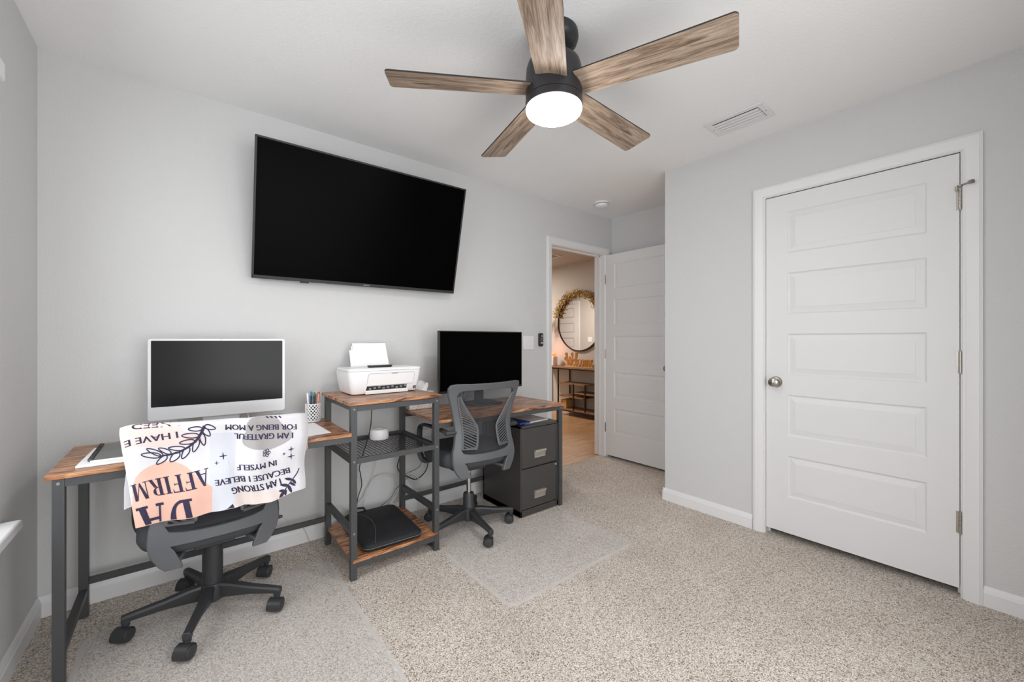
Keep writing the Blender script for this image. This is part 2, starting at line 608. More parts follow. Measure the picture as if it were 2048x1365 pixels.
# hallway walls
HLX = 3.0
struct(mb_boxes([(5.45, 5.57, 0.12, 6.2, 0, H)]).build('wall_hallway_right', 'hall_wall', smooth=False))
struct(mb_boxes([(HLX - .1, HLX, 0.12, 6.2, 0, H)]).build('wall_hallway_left', 'hall_wall', smooth=False))
struct(mb_boxes([(2.6, 6.0, 6.1, 6.2, 0, H)]).build('wall_hallway_end', 'hall_wall', smooth=False))


def baseboard(name, p0, p1, nrm, h=0.088, t=0.014):
    """moulded skirting from p0 to p1 (xy), nrm points into the room"""
    p0, p1, n = Vector((*p0, 0)), Vector((*p1, 0)), Vector((*nrm, 0))
    prof = [(0, 0), (t, 0), (t, h - .026), (t - .003, h - .022), (t - .004, h - .016), (t - .009, h - .005), (t - .011, h), (0, h)]
    m = MB()
    k = len(prof)
    vs = [p0 + n * a + Vector((0, 0, z)) for a, z in prof] + [p1 + n * a + Vector((0, 0, z)) for a, z in prof]
    m.add(vs, [tuple(range(k))[::-1], tuple(range(k, 2 * k))] + [(i, (i + 1) % k, k + (i + 1) % k, k + i) for i in range(k)])
    return struct(m.build(name, 'trim', angle=25))


baseboard('baseboard_back', (0, 0), (3.007, 0), (0, -1))
baseboard('baseboard_left', (0, YR), (0, 0), (1, 0))
baseboard('baseboard_closet', (XC, -1.594), (XC, YCC + .0135), (-1, 0))
baseboard('baseboard_closet_return', (XC - .0135, YCC), (XE, YCC), (0, 1))
baseboard('baseboard_closet_rear', (XC, YR), (XC, -2.541), (-1, 0))
baseboard('baseboard_right', (XE, YCC), (XE, 0), (-1, 0))
baseboard('baseboard_rear', (0, YR), (XC, YR), (0, 1))
baseboard('baseboard_hallway', (5.45, 0.12), (5.45, 6.1), (-1, 0))


def casing(name, a0, a1, top, fn, w0=0.068, w1=0.068, ext=0.0):
    """mitred door casing: fn(along, z, out) -> point"""
    prof = [(0.0, 0.004), (0.006, 0.011), (0.012, 0.010), (0.020, 0.014), (0.044, 0.017), (0.056, 0.018), (0.062, 0.015), (0.068, 0.013)]
    m = MB()
    path = []
    for k, (d, o) in enumerate([(0.0, 0.0)] + prof + [(0.068, 0.0)]):
        path.append([(a0 - d * w0 / .068, 0, o), (a0 - d * w0 / .068, top + d, o), (a1 + d * w1 / .068, top + d, o), (a1 + d * w1 / .068, 0, o)])
    n = len(path)
    vs = [fn(*p) for row in path for p in row]
    fs = []
    for i in range(n - 1):
        for j in range(3):
            fs.append((i * 4 + j, i * 4 + j + 1, (i + 1) * 4 + j + 1, (i + 1) * 4 + j))
    m.add(vs, fs)
    return struct(m.build(name, 'trim', angle=20))


def jamb(name, a0, a1, top, fn, d0, d1, t=0.018, stop=None):
    m = MB()
    for (x0, x1, z0, z1) in ((a0, a0 + t, 0, top), (a1 - t, a1, 0, top), (a0, a1, top - t, top)):
        vs = [fn(x, z, o) for o in (d0, d1) for x, z in ((x0, z0), (x1, z0), (x1, z1), (x0, z1))]
        m.add(vs, [(0, 1, 2, 3), (7, 6, 5, 4), (0, 4, 5, 1), (1, 5, 6, 2), (2, 6, 7, 3), (3, 7, 4, 0)])
    if stop:
        s0, s1 = stop
        for (x0, x1, z0, z1) in ((a0 + t, a0 + t + .011, 0, top - t), (a1 - t - .011, a1 - t, 0, top - t), (a0 + t, a1 - t, top - t - .011, top - t)):
            vs = [fn(x, z, o) for o in (s0, s1) for x, z in ((x0, z0), (x1, z0), (x1, z1), (x0, z1))]
            m.add(vs, [(0, 1, 2, 3), (7, 6, 5, 4), (0, 4, 5, 1), (1, 5, 6, 2), (2, 6, 7, 3), (3, 7, 4, 0)])
    return struct(m.build(name, 'trim', smooth=False))


# closet doorway: along = -y (left to right in the room), out = into the room
fC = lambda a, z, o: (XC - o, -a, z)
casing('trim_closet_door', -CD1, -CD0, CDH - .006, fC, 0.066, 0.066)
jamb('trim_closet_jamb', -CD1, -CD0, CDH, fC, 0.002, -0.112, t=0.0025, stop=(-0.045, -0.058))
# hall doorway
fH = lambda a, z, o: (a, -o, z)
casing('trim_hall_door', HX0, HX1, DH - .004, fH, 0.060, 0.066)
jamb('trim_hall_jamb', HX0, HX1, DH, fH, 0.001, -0.121, t=0.006, stop=(-0.05, -0.06))
fHb = lambda a, z, o: (a, WT + o, z)
casing('trim_hall_door_far', HX0, HX1, DH - .004, fHb, 0.060, 0.066)


def door_slab(width, height, t, panels, fn, both=True):
    """panelled door: panels are (x0,x1,z0,z1); fn(x, z, depth) with depth 0 at the front face, t at the rear"""
    m = MB()
    xs0, xs1 = panels[0][0], panels[0][1]
    rings = [(0, 0), (.004, .004), (.009, .0065), (.013, .0065), (.040, .0025), (.0405, .0012)]
    for face in ((0, 1), (t, -1)) if both else ((0, 1),):
        base, sg = face
        F = lambda x, z, d: fn(x, z, base + sg * d)
        quad = lambda x0, x1, z0, z1, d=0: m.add([F(x0, z0, d), F(x1, z0, d), F(x1, z1, d), F(x0, z1, d)], [(0, 1, 2, 3)])
        quad(0, xs0, 0, height)
        quad(xs1, width, 0, height)
        zz = 0
        for (x0, x1, z0, z1) in panels:
            quad(x0, x1, zz, z0)
            zz = z1
            prev = None
            for ins, d in rings:
                cur = [F(x0 + ins, z0 + ins, d), F(x1 - ins, z0 + ins, d), F(x1 - ins, z1 - ins, d), F(x0 + ins, z1 - ins, d)]
                if prev:
                    m.add(prev + cur, [(i, (i + 1) % 4, 4 + (i + 1) % 4, 4 + i) for i in range(4)])
                prev = cur
            m.add(prev, [(0, 1, 2, 3)])
        quad(xs0, xs1, zz, height)
    # edges
    for (a, b) in (((0, 0), (width, 0)), ((width, 0), (width, height)), ((width, height), (0, height)), ((0, height), (0, 0))):
        m.add([fn(a[0], a[1], 0), fn(b[0], b[1], 0), fn(b[0], b[1], t), fn(a[0], a[1], t)], [(0, 1, 2, 3)])
    return m


def knob_mb(c, out):
    """round door knob on a rosette; out = unit direction"""
    m = MB()
    q = Vector((0, 0, 1)).rotation_difference(Vector(out)).to_matrix()
    m.lathe([(0.0, 0.0), (.033, 0.0), (.033, .003), (.028, .008), (.013, .010), (.011, .028), (.016, .032), (.025, .038), (.0275, .048), (.025, .058), (.015, .064), (0.0, .066)], c, 28, rot=q, cap=False)
    return m


def hinge_mb(fn, x, z, h=0.088):
    m = MB()
    p0, p1 = fn(x, z - h / 2, -.008), fn(x, z + h / 2, -.008)
    for k in range(5):
        a = Vector(p0).lerp(Vector(p1), k / 5 + .006)
        b = Vector(p0).lerp(Vector(p1), (k + 1) / 5 - .006)
        m.cyl(a, b, .0065, n=12)
    m.cyl(fn(x, z - h / 2 - .004, -.008), fn(x, z + h / 2 + .004, -.008), .004, n=10)
    for s in (-1, 1):
        vs = [fn(x + s * a, zz, d) for d in (-.0015, 0.0005) for a, zz in ((.001, z - h / 2), (.014, z - h / 2), (.014, z + h / 2), (.001, z + h / 2))]
        m.add(vs, [(0, 1, 2, 3), (7, 6, 5, 4), (0, 4, 5, 1), (1, 5, 6, 2), (2, 6, 7, 3), (3, 7, 4, 0)])
    return m


PZ = [0.254 + .3625 * k for k in range(5)]
# closet door, shut
DW, DZ0, DHH = 0.801, 0.040, 2.012
d1 = thing('door_1', 'closed white five-panel closet door with a round nickel knob', 'door', (XC + .002, -1.668, DZ0))
d1['kind'] = 'structure'
f1 = lambda x, z, d: (d, -x, z)
pan = [(0.112, DW - .106, z - DZ0, z - DZ0 + .245) for z in PZ]
door_slab(DW, DHH, 0.035, pan, f1).build('door_panel', 'door', d1, smooth=False)
knob_mb((0.0, -.054, .934 - DZ0), (-1, 0, 0)).build('door_knob', 'nickel', d1)
for z in (1.84, 1.085, .345):
    hinge_mb(f1, DW + .003, z - DZ0, .10).build('hinge', 'nickel', d1)
hs = MB()
hs.cyl((-.008, -DW - .003, 1.893 - DZ0), (-.008, -DW - .003, 1.902 - DZ0), .010, n=12)
hs.cyl((-.010, -DW + .012, 1.886 - DZ0), (-.010, -DW - .006, 1.888 - DZ0), .005, n=10)
hs.cyl((-.010, -DW + .008, 1.876 - DZ0), (-.010, -DW + .008, 1.898 - DZ0), .006, n=10)
hs.cyl((-.010, -DW - .003, 1.899 - DZ0), (-.036, -DW - .032, 1.899 - DZ0), .0035, n=10)
hs.cyl((-.036, -DW - .032, 1.899 - DZ0), (-.046, -DW - .043, 1.899 - DZ0), .009, n=12)
hs.build('hinge_pin_stop', 'nickel', d1)
lt = MB()
lt.box(-.002, .02, .002, .0045, .90 - DZ0, .96 - DZ0)
lt.build('latch_plate', 'nickel', d1)

# hall door, open at right angles into the room
d2 = thing('door_2', 'white five-panel door standing open beside the hallway doorway', 'door', (HX1 + .008, -0.010, 0.022))
d2['kind'] = 'structure'
f2 = lambda x, z, d: (d, -x, z)
pan2 = [(0.105, .755 - .105, z - .022, z - .022 + .245) for z in PZ]
door_slab(.755, 2.022, 0.035, pan2, f2).build('door_panel', 'door', d2, smooth=False)
for z in (1.80, 1.045, .30):
    hinge_mb(lambda x, zz, d: (.002 + d * .6, x + .0, zz), 0.0, z - .022, .09).build('hinge', 'nickel', d2)
knob_mb((0.0, -.695, .934 - .022), (-1, 0, 0)).build('door_knob', 'nickel', d2)
knob_mb((0.035, -.695, .934 - .022), (1, 0, 0)).build('door_knob', 'nickel', d2)

# door on the far side of the hall, seen in the mirror
d3 = thing('door_3', 'white panelled door seen only inside the round mirror', 'door', (HLX + .004, 4.70, 0.01))
d3['kind'] = 'structure'
f3 = lambda x, z, d: (-d * .9, -x, z)
door_slab(.74, 2.03, 0.03, [(0.105, .635, z, z + .245) for z in PZ], f3, both=False).build('door_panel', 'door', d3, smooth=False)
casing('trim_mirror_door', -4.71, -3.95, 2.05, lambda a, z, o: (HLX + o, -a, z))


# ------------------------------------------------------------------ windows
def window(name, label, fn, a0, a1, z0, z1):
    """frame, sashes, glass, sill in a wall opening; fn(along, z, out)"""
    w = thing(name, label, 'window')
    w['kind'] = 'structure'

    def bx(m, x0, x1, za, zb, o0, o1):
        vs = [fn(x, z, o) for o in (o0, o1) for x, z in ((x0, za), (x1, za), (x1, zb), (x0, zb))]
        m.add(vs, [(0, 1, 2, 3), (7, 6, 5, 4), (0, 4, 5, 1), (1, 5, 6, 2), (2, 6, 7, 3), (3, 7, 4, 0)])
    fr = MB()
    am = (a0 + a1) / 2
    t = .045
    for (x0, x1, za, zb) in ((a0, a1, z0, z0 + t), (a0, a1, z1 - t, z1), (a0, a0 + t, z0, z1), (a1 - t, a1, z0, z1), (am - .03, am + .03, z0, z1), (a0, a1, (z0 + z1) / 2 - .02, (z0 + z1) / 2 + .02)):
        bx(fr, x0, x1, za, zb, -.10, -.06)
    fr.build('window_frame', 'trim', w, smooth=False)
    for x0, x1 in ((a0 + t, am - .03), (am + .03, a1 - t)):
        g = MB()
        bx(g, x0, x1, z0 + t, z1 - t, -.082, -.078)
        g.build('window_glass', 'glass', w, smooth=False)
    return w


fL = lambda a, z, o: (o, -a, z)
window('window_1', 'wide side window in the left wall above the white sill', fL, -WY1, -WY0, WZ0, WZ1)
fR = lambda a, z, o: (a, YR + o, z)
window('window_added_rear', 'wide unseen window added in the rear wall to let fill light in', fR, RX0, RX1, RZ0, RZ1)
sl = MB()
sl.box(-.10, .052, WY0 - .05, WY1 + .032, WZ0 - .042, WZ0 - .008)
struct(sl.build('trim_window_sill', 'trim', bevel=.008, seg=3), 'white window sill jutting from the left wall', 'window sill')
sl2 = MB()
sl2.box(RX0 - .03, RX1 + .03, YR - .10, YR + .045, RZ0 - .028, RZ0 + .004)
struct(sl2.build('trim_added_rear_sill', 'trim', bevel=.005))  # sill of the added rear window
bl = thing('window_blind', 'raised white window blind with its valance at the photo edge', 'blind', (0.0, -1.42, 2.07))
vl = MB()
vl.box(-.040, .010, -.973, .973, .000, .066)
vl.build('valance', 'blind', bl, bevel=.006)
sk = MB()
for k in range(6):
    sk.box(-.042, -.004, -.92, .92, -.004 - k * .004, -.001 - k * .004)
sk.build('slat_stack', 'blind', bl, smooth=False)

# ------------------------------------------------------------------ ceiling fan
FX, FY = 1.662, -1.441
fan = thing('ceiling_fan', 'five-blade ceiling fan with wood blades, dark motor and lit round lamp', 'ceiling fan', (FX, FY, H))
m = MB()
m.lathe([(.0, -.0005), (.098, -.0005), (.100, -.022), (.094, -.040), (.078, -.052), (.060, -.058), (.0, -.060)], n=48, cap=False)
m.build('canopy', 'fan_metal', fan)
m = MB()
m.lathe([(.052, -.050), (.052, -.104)], n=32)
m.build('downrod_collar', 'fan_metal', fan)
m = MB()
m.lathe([(.0, -.098), (.060, -.100), (.088, -.108), (.105, -.124), (.112, -.146), (.115, -.180), (.115, -.272), (.109, -.274), (.0, -.274)], n=64, cap=False)
m.build('motor_housing', 'fan_metal', fan)
m = MB()
m.lathe([(.0, -.272), (.116, -.275), (.1165, -.278), (.116, -.304), (.113, -.306), (.0, -.306)], n=64, cap=False)
m.build('lamp_ring', 'fan_metal', fan)
m = MB()
m.lathe([(.0, -.304), (.113, -.305), (.114, -.312), (.110, -.322), (.098, -.330), (.07, -.334), (.0, -.336)], n=64, cap=False)
lamp_o = m.build('lamp_diffuser', 'diffuser', fan)
lamp_o['label'] = 'glowing white lamp disc'
sc_ = MB()
sc_.cyl((.096, .02, -.018), (.103, .021, -.018), .004, n=10)
sc_.build('canopy_screw', 'nickel', fan)


def blade_mb():
    n = 14
    r0, r1 = 0.105, 0.662
    out = []
    cr = .018
    w = lambda r: .125 + (.150 - .125) * (r - .14) / (.66 - .14)
    pts = [(r0, -w(r0) / 2), ]
    for k in range(1, 10):
        r = r0 + (r1 - r0 - cr) * k / 9
        pts.append((r, -w(r) / 2))
    for k in range(1, 7):
        a = -pi / 2 + pi / 2 * k / 6
        pts.append((r1 - cr + cr * cos(a), -w(r1) / 2 + cr + cr * sin(a)))
    up = [(x, -y) for x, y in reversed(pts)]
    poly = pts + up
    m = MB()
    k = len(poly)
    t = .006
    vs = [(x, y, -t / 2) for x, y in poly] + [(x, y, t / 2) for x, y in poly]
    m.add(vs, [tuple(range(k))[::-1]], 0)
    m.f.append([k + i for i in range(k)]); m.m.append(1)
    for i in range(k):
        m.f.append([i, (i + 1) % k, k + (i + 1) % k, k + i]); m.m.append(1)
    return m


for k in range(5):
    a = 5.0919 - k * radians(72)
    b = blade_mb().build('fan_blade', ['fan_wood', 'fan_edge'], fan, smooth=False)
    b.matrix_local = Matrix.Translation((0, 0, 2.21 - H)) @ Matrix.Rotation(a, 4, 'Z') @ Matrix.Rotation(radians(-11), 4, 'X')

# ------------------------------------------------------------------ ceiling vent and smoke detector
vt = thing('ceiling_vent', 'white slatted air vent in the ceiling beside the closet wall', 'air vent', (2.938, -1.643, H))
m = MB()
a_, b_ = .100, .153
for (x0, x1, y0, y1) in ((-a_, -a_ + .034, -b_, b_), (a_ - .034, a_, -b_, b_), (-a_ + .034, a_ - .034, -b_, -b_ + .032), (-a_ + .034, a_ - .034, b_ - .032, b_)):
    m.box(x0, x1, y0, y1, -.007, -.0005)
m.build('vent_frame', 'trim', vt, bevel=.003)
m = MB()
m.box(-a_ + .03, a_ - .03, -b_ + .03, b_ - .03, -.0015, -.0006)
m.build('duct_opening', 'matte_black', vt, smooth=False)
for k in range(4):
    x = -.046 + k * .0305
    m = MB()
    m.obox((x, 0, -.007), (.0205, .240, .0022), Matrix.Rotation(radians(8), 3, 'Y'))
    m.build('vent_slat', 'trim', vt, smooth=False)
for x, y in ((-.0, -b_ + .014), (0, b_ - .014)):
    m = MB()
    m.lathe([(.004, -.009), (.004, -.006)], (x, y, 0), 10)
    m.build('vent_screw', 'hook', vt)

sd = thing('smoke_detector', 'round white smoke detector on the ceiling near the hallway doorway', 'smoke detector', (3.452, -.262, H))
m = MB()
m.lathe([(.0, -.0005), (.066, -.0005), (.068, -.010), (.066, -.016), (.0, -.016)], n=40, cap=False)
m.build('base_plate', 'white_plastic', sd)
m = MB()
m.lathe([(.056, -.014), (.056, -.021)], n=40)
m.build('sensor_gap', 'grey_panel', sd)
m = MB()
m.lathe([(.0, -.019), (.060, -.020), (.060, -.024), (.052, -.040), (.034, -.047), (.0, -.048)], n=40, cap=False)
m.build('detector_cover', 'white_plastic', sd)
m = MB()
m.lathe([(.004, -.049), (.004, -.045)], (.02, -.02, 0), 12)
m.build('status_light', 'grey_text', sd)

# ------------------------------------------------------------------ television
TW, TH = 1.23, 0.722
tvt = thing('television', 'large black flat-screen television tilted down high on the wall', 'television', (1.381, -.164, 1.870), radians(-1.2))
TILT = Matrix.Rotation(radians(14), 4, 'X')


def tilted(o):
    o.matrix_local = TILT
    return o


m = MB()
bz = .010
m.box(-TW / 2, TW / 2, 0, .022, TH / 2 - bz, TH / 2)
m.box(-TW / 2, TW / 2, 0, .022, -TH / 2, -TH / 2 + .019)
m.box(-TW / 2, -TW / 2 + bz, 0, .022, -TH / 2, TH / 2)
m.box(TW / 2 - bz, TW / 2, 0, .022, -TH / 2, TH / 2)
tilted(m.build('bezel', 'matte_black', tvt, bevel=.002))
m = MB()
m.box(-TW / 2 + bz - .002, TW / 2 - bz + .002, .004, .012, -TH / 2 + .017, TH / 2 - bz + .002)
tilted(m.build('screen', 'screen', tvt, smooth=False))
m = MB()
m.box(-TW / 2 + .004, TW / 2 - .004, .012, .040, -TH / 2 + .004, TH / 2 - .004)
m.box(-.35, .35, .040, .058, -.28, .10)
tilted(m.build('back_shell', 'black', tvt, bevel=.006))
m = MB()
m.box(-.38, -.335, .002, .02, -TH / 2 - .008, -TH / 2 + .002)
tilted(m.build('sensor', 'black', tvt, bevel=.003))
m = MB()
text_on(m, 'INSIGNIA', (-.028, -.0006, -TH / 2 + .0065), (1, 0, 0), (0, 0, 1), .0065)
tilted(m.build('brand_lettering', 'label', tvt, smooth=False))
m = MB()
m.box(-.22, .22, .1505, .163, -.16, .14)
for x in (-.18, .18):
    m.beam((x, .045, .12), (x, .155, .10), .025, .02, mi=0)
    m.beam((x, .112, -.20), (x, .158, -.13), .025, .02, mi=0)
m.build('wall_mount', 'black', tvt, smooth=False)

# ------------------------------------------------------------------ double desk
desk = thing('double_desk', 'long two-person desk of rustic brown boards on a dark steel frame', 'desk', (0, 0, 0))
Y0, Y1 = -.585, -.105        # front and back of the frame
LW = .030


def board(name, x0, x1, y0, y1, z1, t=.016):
    m = MB()
    m.box(-(x1 - x0) / 2, (x1 - x0) / 2, -(y1 - y0) / 2, (y1 - y0) / 2, -t, 0)
    o = m.build(name, 'rustic', desk, bevel=.0015)
    o.location = ((x0 + x1) / 2, (y0 + y1) / 2, z1)
    return o


board('desktop', .122, 1.124, -.590, -.088, .731)
board('desktop', 1.604, 2.612, -.590, -.088, .731)
board('tower_top', 1.112, 1.618, -.592, -.086, .880)
board('lower_shelf', 1.132, 1.598, -.588, -.105, .103)


def leg(x0, y0, z0, z1):
    m = MB()
    m.box(x0, x0 + LW, y0, y0 + LW, z0, z1)
    m.lathe([(.011, z0 - .001), (.012, z0 - .003 + .004)], (x0 + LW / 2, y0 + LW / 2, 0), 12)
    return m.build('leg', 'steel', desk, bevel=.0015)


ZT = .714
for x in (.139, 2.572):
    leg(x, Y0, .002, ZT)
    leg(x, Y1 - LW, .002, ZT)
for x in (1.122, 1.578):
    leg(x, Y0, .002, .863)
    leg(x, Y1 - LW, .002, .863)


def rail(a, b, w=.020, h=.028):
    m = MB()
    m.beam(a, b, w, h)
    return m.build('rail', 'steel', desk, bevel=.001)


XL, XT0, XT1, XR = .154, 1.137, 1.593, 2.587
YF, YB = Y0 + .015, Y1 - .015
for (xa, xb) in ((XL + .015, XT0 - .015), (XT1 + .015, XR - .015)):
    rail((xa, YF - .004, .700), (xb, YF - .004, .700))
    rail((xa, YB, .700), (xb, YB, .700))
    rail((xa, YB, .152), (xb, YB, .152), .020, .026)
for x in (XL, XR):
    rail((x, YF + .015, .700), (x, YB - .015, .700))
    rail((x, YF + .015, .112), (x, YB - .015, .112), .026, .026)
rail((XT0 + .015, YF - .004, .848), (XT1 - .015, YF - .004, .848), .02, .028)
rail((XT0 + .015, YB, .848), (XT1 - .015, YB, .848))
for x in (XT0, XT1):
    rail((x, YF + .015, .850), (x, YB - .015, .850), .02, .025)
    rail((x, YF + .015, .232), (x, YB - .015, .232), .026, .028)
rail((XT0 + .015, YF - .004, .073), (XT1 - .015, YF - .004, .073), .02, .028)
rail((XT0 + .015, YB, .073), (XT1 - .015, YB, .073))
# mesh shelf
m = MB()
for (x0, x1, y0, y1) in ((XT0 + .015, XT1 - .015, Y0 + .001, Y0 + .021), (XT0 + .015, XT1 - .015, Y1 - .02, Y1), (XT0 - .012, XT0 + .012, Y0 + .03, Y1 - .03), (XT1 - .012, XT1 + .012, Y0 + .03, Y1 - .03)):
    m.box(x0, x1, y0, y1, .573, .600)
ms = m.build('mesh_shelf', 'steel', desk, bevel=.001)
m = MB()
ax0, ax1, ay0, ay1 = XT0 + .008, XT1 - .008, Y0 + .012, Y1 - .012
step = .0205
k = 0
x = ax0 + .01
while x < ax1:
    m.box(x - .0009, x + .0009, ay0, ay1, .5835, .586)
    x += step
y = ay0 + .008
while y < ay1:
    m.box(ax0, ax1, y - .0009, y + .0009, .586, .5885)
    y += step
m.build('wire_grid', 'black', ms, smooth=False)
# bolts
for x, z in ((1.137, .845), (1.137, .586), (1.137, .232), (1.593, .845), (1.593, .586), (1.593, .232), (.154, .70), (2.587, .70)):
    m = MB()
    m.lathe([(.005, -.0005), (.005, .002)], (x, Y0, z), 10, axis='y')
    m.build('bolt', 'grey_text', desk)

# ------------------------------------------------------------------ filing cabinet
cab = thing('filing_cabinet', 'charcoal two-drawer metal filing cabinet under the desk beside the doorway', 'filing cabinet', (2.394, -.357, 0))
CW, CDp, CH = .350, .430, .610
m = MB()
t = .012
m.box(-CW / 2, -CW / 2 + t, -CDp / 2, CDp / 2, .006, CH)
m.box(CW / 2 - t, CW / 2, -CDp / 2, CDp / 2, .006, CH)
m.box(-CW / 2, CW / 2, -CDp / 2, CDp / 2, CH - .016, CH)
m.box(-CW / 2, CW / 2, CDp / 2 - t, CDp / 2, .006, CH)
m.box(-CW / 2, CW / 2, -CDp / 2, CDp / 2, .006, .046)
m.box(-CW / 2 + t, CW / 2 - t, -CDp / 2 + .02, -CDp / 2 + .025, .046, CH - .016)
m.build('cabinet_body', 'cabinet', cab, bevel=.0015)
for z0, z1 in ((.050, .318), (.326, .590)):
    m = MB()
    m.box(-CW / 2 + .0155, CW / 2 - .0155, -CDp / 2 + .0015, -CDp / 2 + .018, z0, z1)
    dr = m.build('drawer', 'cabinet', cab, bevel=.003)
    hz = (z0 + z1) / 2 - (.052 if z0 < .2 else .05)
    h = MB()
    yy = -CDp / 2 + .001
    h.box(-.050, .050, yy - .004, yy + .003, hz - .026, hz + .028)
    h.box(-.050, .050, yy - .016, yy - .004, hz + .015, hz + .028)
    h.add([(-.050, yy - .004, hz - .016), (.050, yy - .004, hz - .016), (.045, yy - .016, hz + .015), (-.045, yy - .016, hz + .015), (-.045, yy - .004, hz + .015), (.045, yy - .004, hz + .015)], [(0, 1, 2, 3), (0, 3, 4), (1, 5, 2), (2, 5, 4, 3)])
    h.build('handle', 'hook', dr, bevel=.0015)
m = MB()
m.lathe([(.0, .0), (.008, .0), (.008, .004), (.004, .006), (.0, .006)], (CW / 2 - .022, -CDp / 2 + .0015, .304), 16, axis='y', cap=False)
m.build('lock', 'hook', cab)
m = MB()
m.prism([(2.30, -.525), (2.535, -.505), (2.515, -.225), (2.285, -.245)], CH + .0005, CH + .008)
tag(m.build('paper_stack', 'paper', smooth=False), 'stack of white papers on top of the filing cabinet', 'papers')
m = MB()
m.prism([(2.232, -.555), (2.330, -.545), (2.300, -.300), (2.225, -.31)], CH + .0085, CH + .020)
tag(m.build('folder', 'blue', bevel=.002), 'blue folder lying on the papers on the filing cabinet', 'folder')

# ------------------------------------------------------------------ desktop computer (left)
ic = thing('desktop_computer', 'silver all-in-one desktop computer with a dark screen and deep chin', 'computer', (.631, -.173, .731), radians(-3.6))
IW, IT, IB = .547, .463, .086       # width, top, bottom above desk


def rrect(w, z0, z1, r, n=6):
    p = []
    for cx, cz, a0 in ((w / 2 - r, z1 - r, 0), (-w / 2 + r, z1 - r, pi / 2), (-w / 2 + r, z0 + r, pi), (w / 2 - r, z0 + r, 3 * pi / 2)):
        for k in range(n + 1):
            a = a0 + pi / 2 * k / n
            p.append((cx + r * cos(a), cz + r * sin(a)))
    return p


fy = lambda x, z, y: (x, y, z)
m = MB()
m.prism(rrect(IW, IB, IT, .012), 0, .0115, fn=fy)
m.build('housing', 'alu', ic, bevel=.001)
m = MB()
m.prism(rrect(IW - .024, IB + .062, IT - .010, .003), -.0008, .002, fn=fy)
m.build('screen', 'screen_grey', ic, smooth=False)
m = MB()
m.lathe([(.0016, 0), (.0016, .0010)], (0, -.0002, IT - .005), 10, axis='y')
m.build('camera_dot', 'black', ic)
m = MB()
m.add([(-.075, .012, IB + .10), (.075, .012, IB + .10), (.075, .05, 0.006), (-.075, .05, 0.006), (-.075, .016, IB + .10), (.075, .016, IB + .10), (.075, .055, 0.006), (-.075, .055, 0.006)],
      [(0, 1, 2, 3), (4, 7, 6, 5), (0, 4, 5, 1), (1, 5, 6, 2), (2, 6, 7, 3), (3, 7, 4, 0)])
m.box(-.075, .075, -.095, .056, 0.0005, .006)
m.build('stand', 'alu', ic, bevel=.0015)

# ------------------------------------------------------------------ monitor (right)
mo = thing('monitor', 'large black computer monitor on the desk in front of the grey mesh chair', 'monitor', (2.141, -.262, .731), radians(1.1))
MW, M0, M1 = .720, .101, .517
m = MB()
m.prism(rrect(MW, M0, M1, .004, 3), 0, .026, fn=fy)
m.box(-.25, .25, .026, .050, .18, .44)
m.build('housing', 'black', mo, bevel=.002)
m = MB()
m.box(-MW / 2 + .007, MW / 2 - .007, -.0008, .002, M0 + .016, M1 - .007)
m.build('screen', 'screen', mo, smooth=False)
m = MB()
m.box(-.035, .035, .050, .072, .012, .32)
m.build('stand_post', 'matte_black', mo, bevel=.004)
m = MB()
m.prism([(-.135, .145), (.135, .145), (.145, .10), (.125, -.055), (.10, -.065), (-.10, -.065), (-.125, -.055), (-.145, .10)], .0005, .012)
m.build('stand_base', 'matte_black', mo, bevel=.003)

# small plant between printer tower and monitor
pl = thing('desk_plant', 'small dark leafy sprig in a pot beside the monitor stand', 'plant', (1.945, -.30, .731))
m = MB()
m.lathe([(.0, .0005), (.020, .0005), (.026, .040), (.023, .040), (.021, .034), (.0, .034)], n=20, cap=False)
m.build('pot', 'matte_black', pl)
m = MB()
for k in range(9):
    a = k * 2.4
    r = .015 + .012 * (k % 3)
    zb, zt = .035, .062 + .012 * (k % 4)
    c = Vector((r * cos(a), r * sin(a), zt))
    m.tube([(0, 0, zb), (c.x * .5, c.y * .5, zt - .008), c], .0012, 5)
    d = Vector((cos(a), sin(a), .25)).normalized()
    s = d.cross(Vector((0, 0, 1))).normalized()
    L_, w_ = .026, .009
    m.add([c - d * .004, c + d * L_ * .4 + s * w_, c + d * L_ - Vector((0, 0, .004)), c + d * L_ * .4 - s * w_, c + d * L_ * .45 + Vector((0, 0, .003))], [(0, 1, 4), (1, 2, 4), (2, 3, 4), (3, 0, 4)])
m.build('leaves', 'leaf', pl, fix=False)

# ------------------------------------------------------------------ printer
pr = thing('printer', 'white inkjet printer standing on the raised tower top of the desk', 'printer', (1.395, -.235, .880))
# body as lofted rounded rectangles flaring upwards


def rsec(hw, y0, y1, r, z, n=6):
    p = []
    for cx, cy, a0 in ((hw - r, y1 - r, 0), (-hw + r, y1 - r, pi / 2), (-hw + r, y0 + r, pi), (hw - r, y0 + r, 3 * pi / 2)):
        for k in range(n + 1):
            a = a0 + pi / 2 * k / n
            p.append((cx + r * cos(a), cy + r * sin(a), z))
    return p


def loft(secs, mi=0, m=None):
    m = m or MB()
    n = len(secs[0])
    vs = [p for s in secs for p in s]
    fs = []
    for i in range(len(secs) - 1):
        for k in range(n):
            fs.append((i * n + k, i * n + (k + 1) % n, (i + 1) * n + (k + 1) % n, (i + 1) * n + k))
    fs.append(tuple(range(n))[::-1])
    fs.append(tuple((len(secs) - 1) * n + k for k in range(n)))
    return m.add(vs, fs, mi)


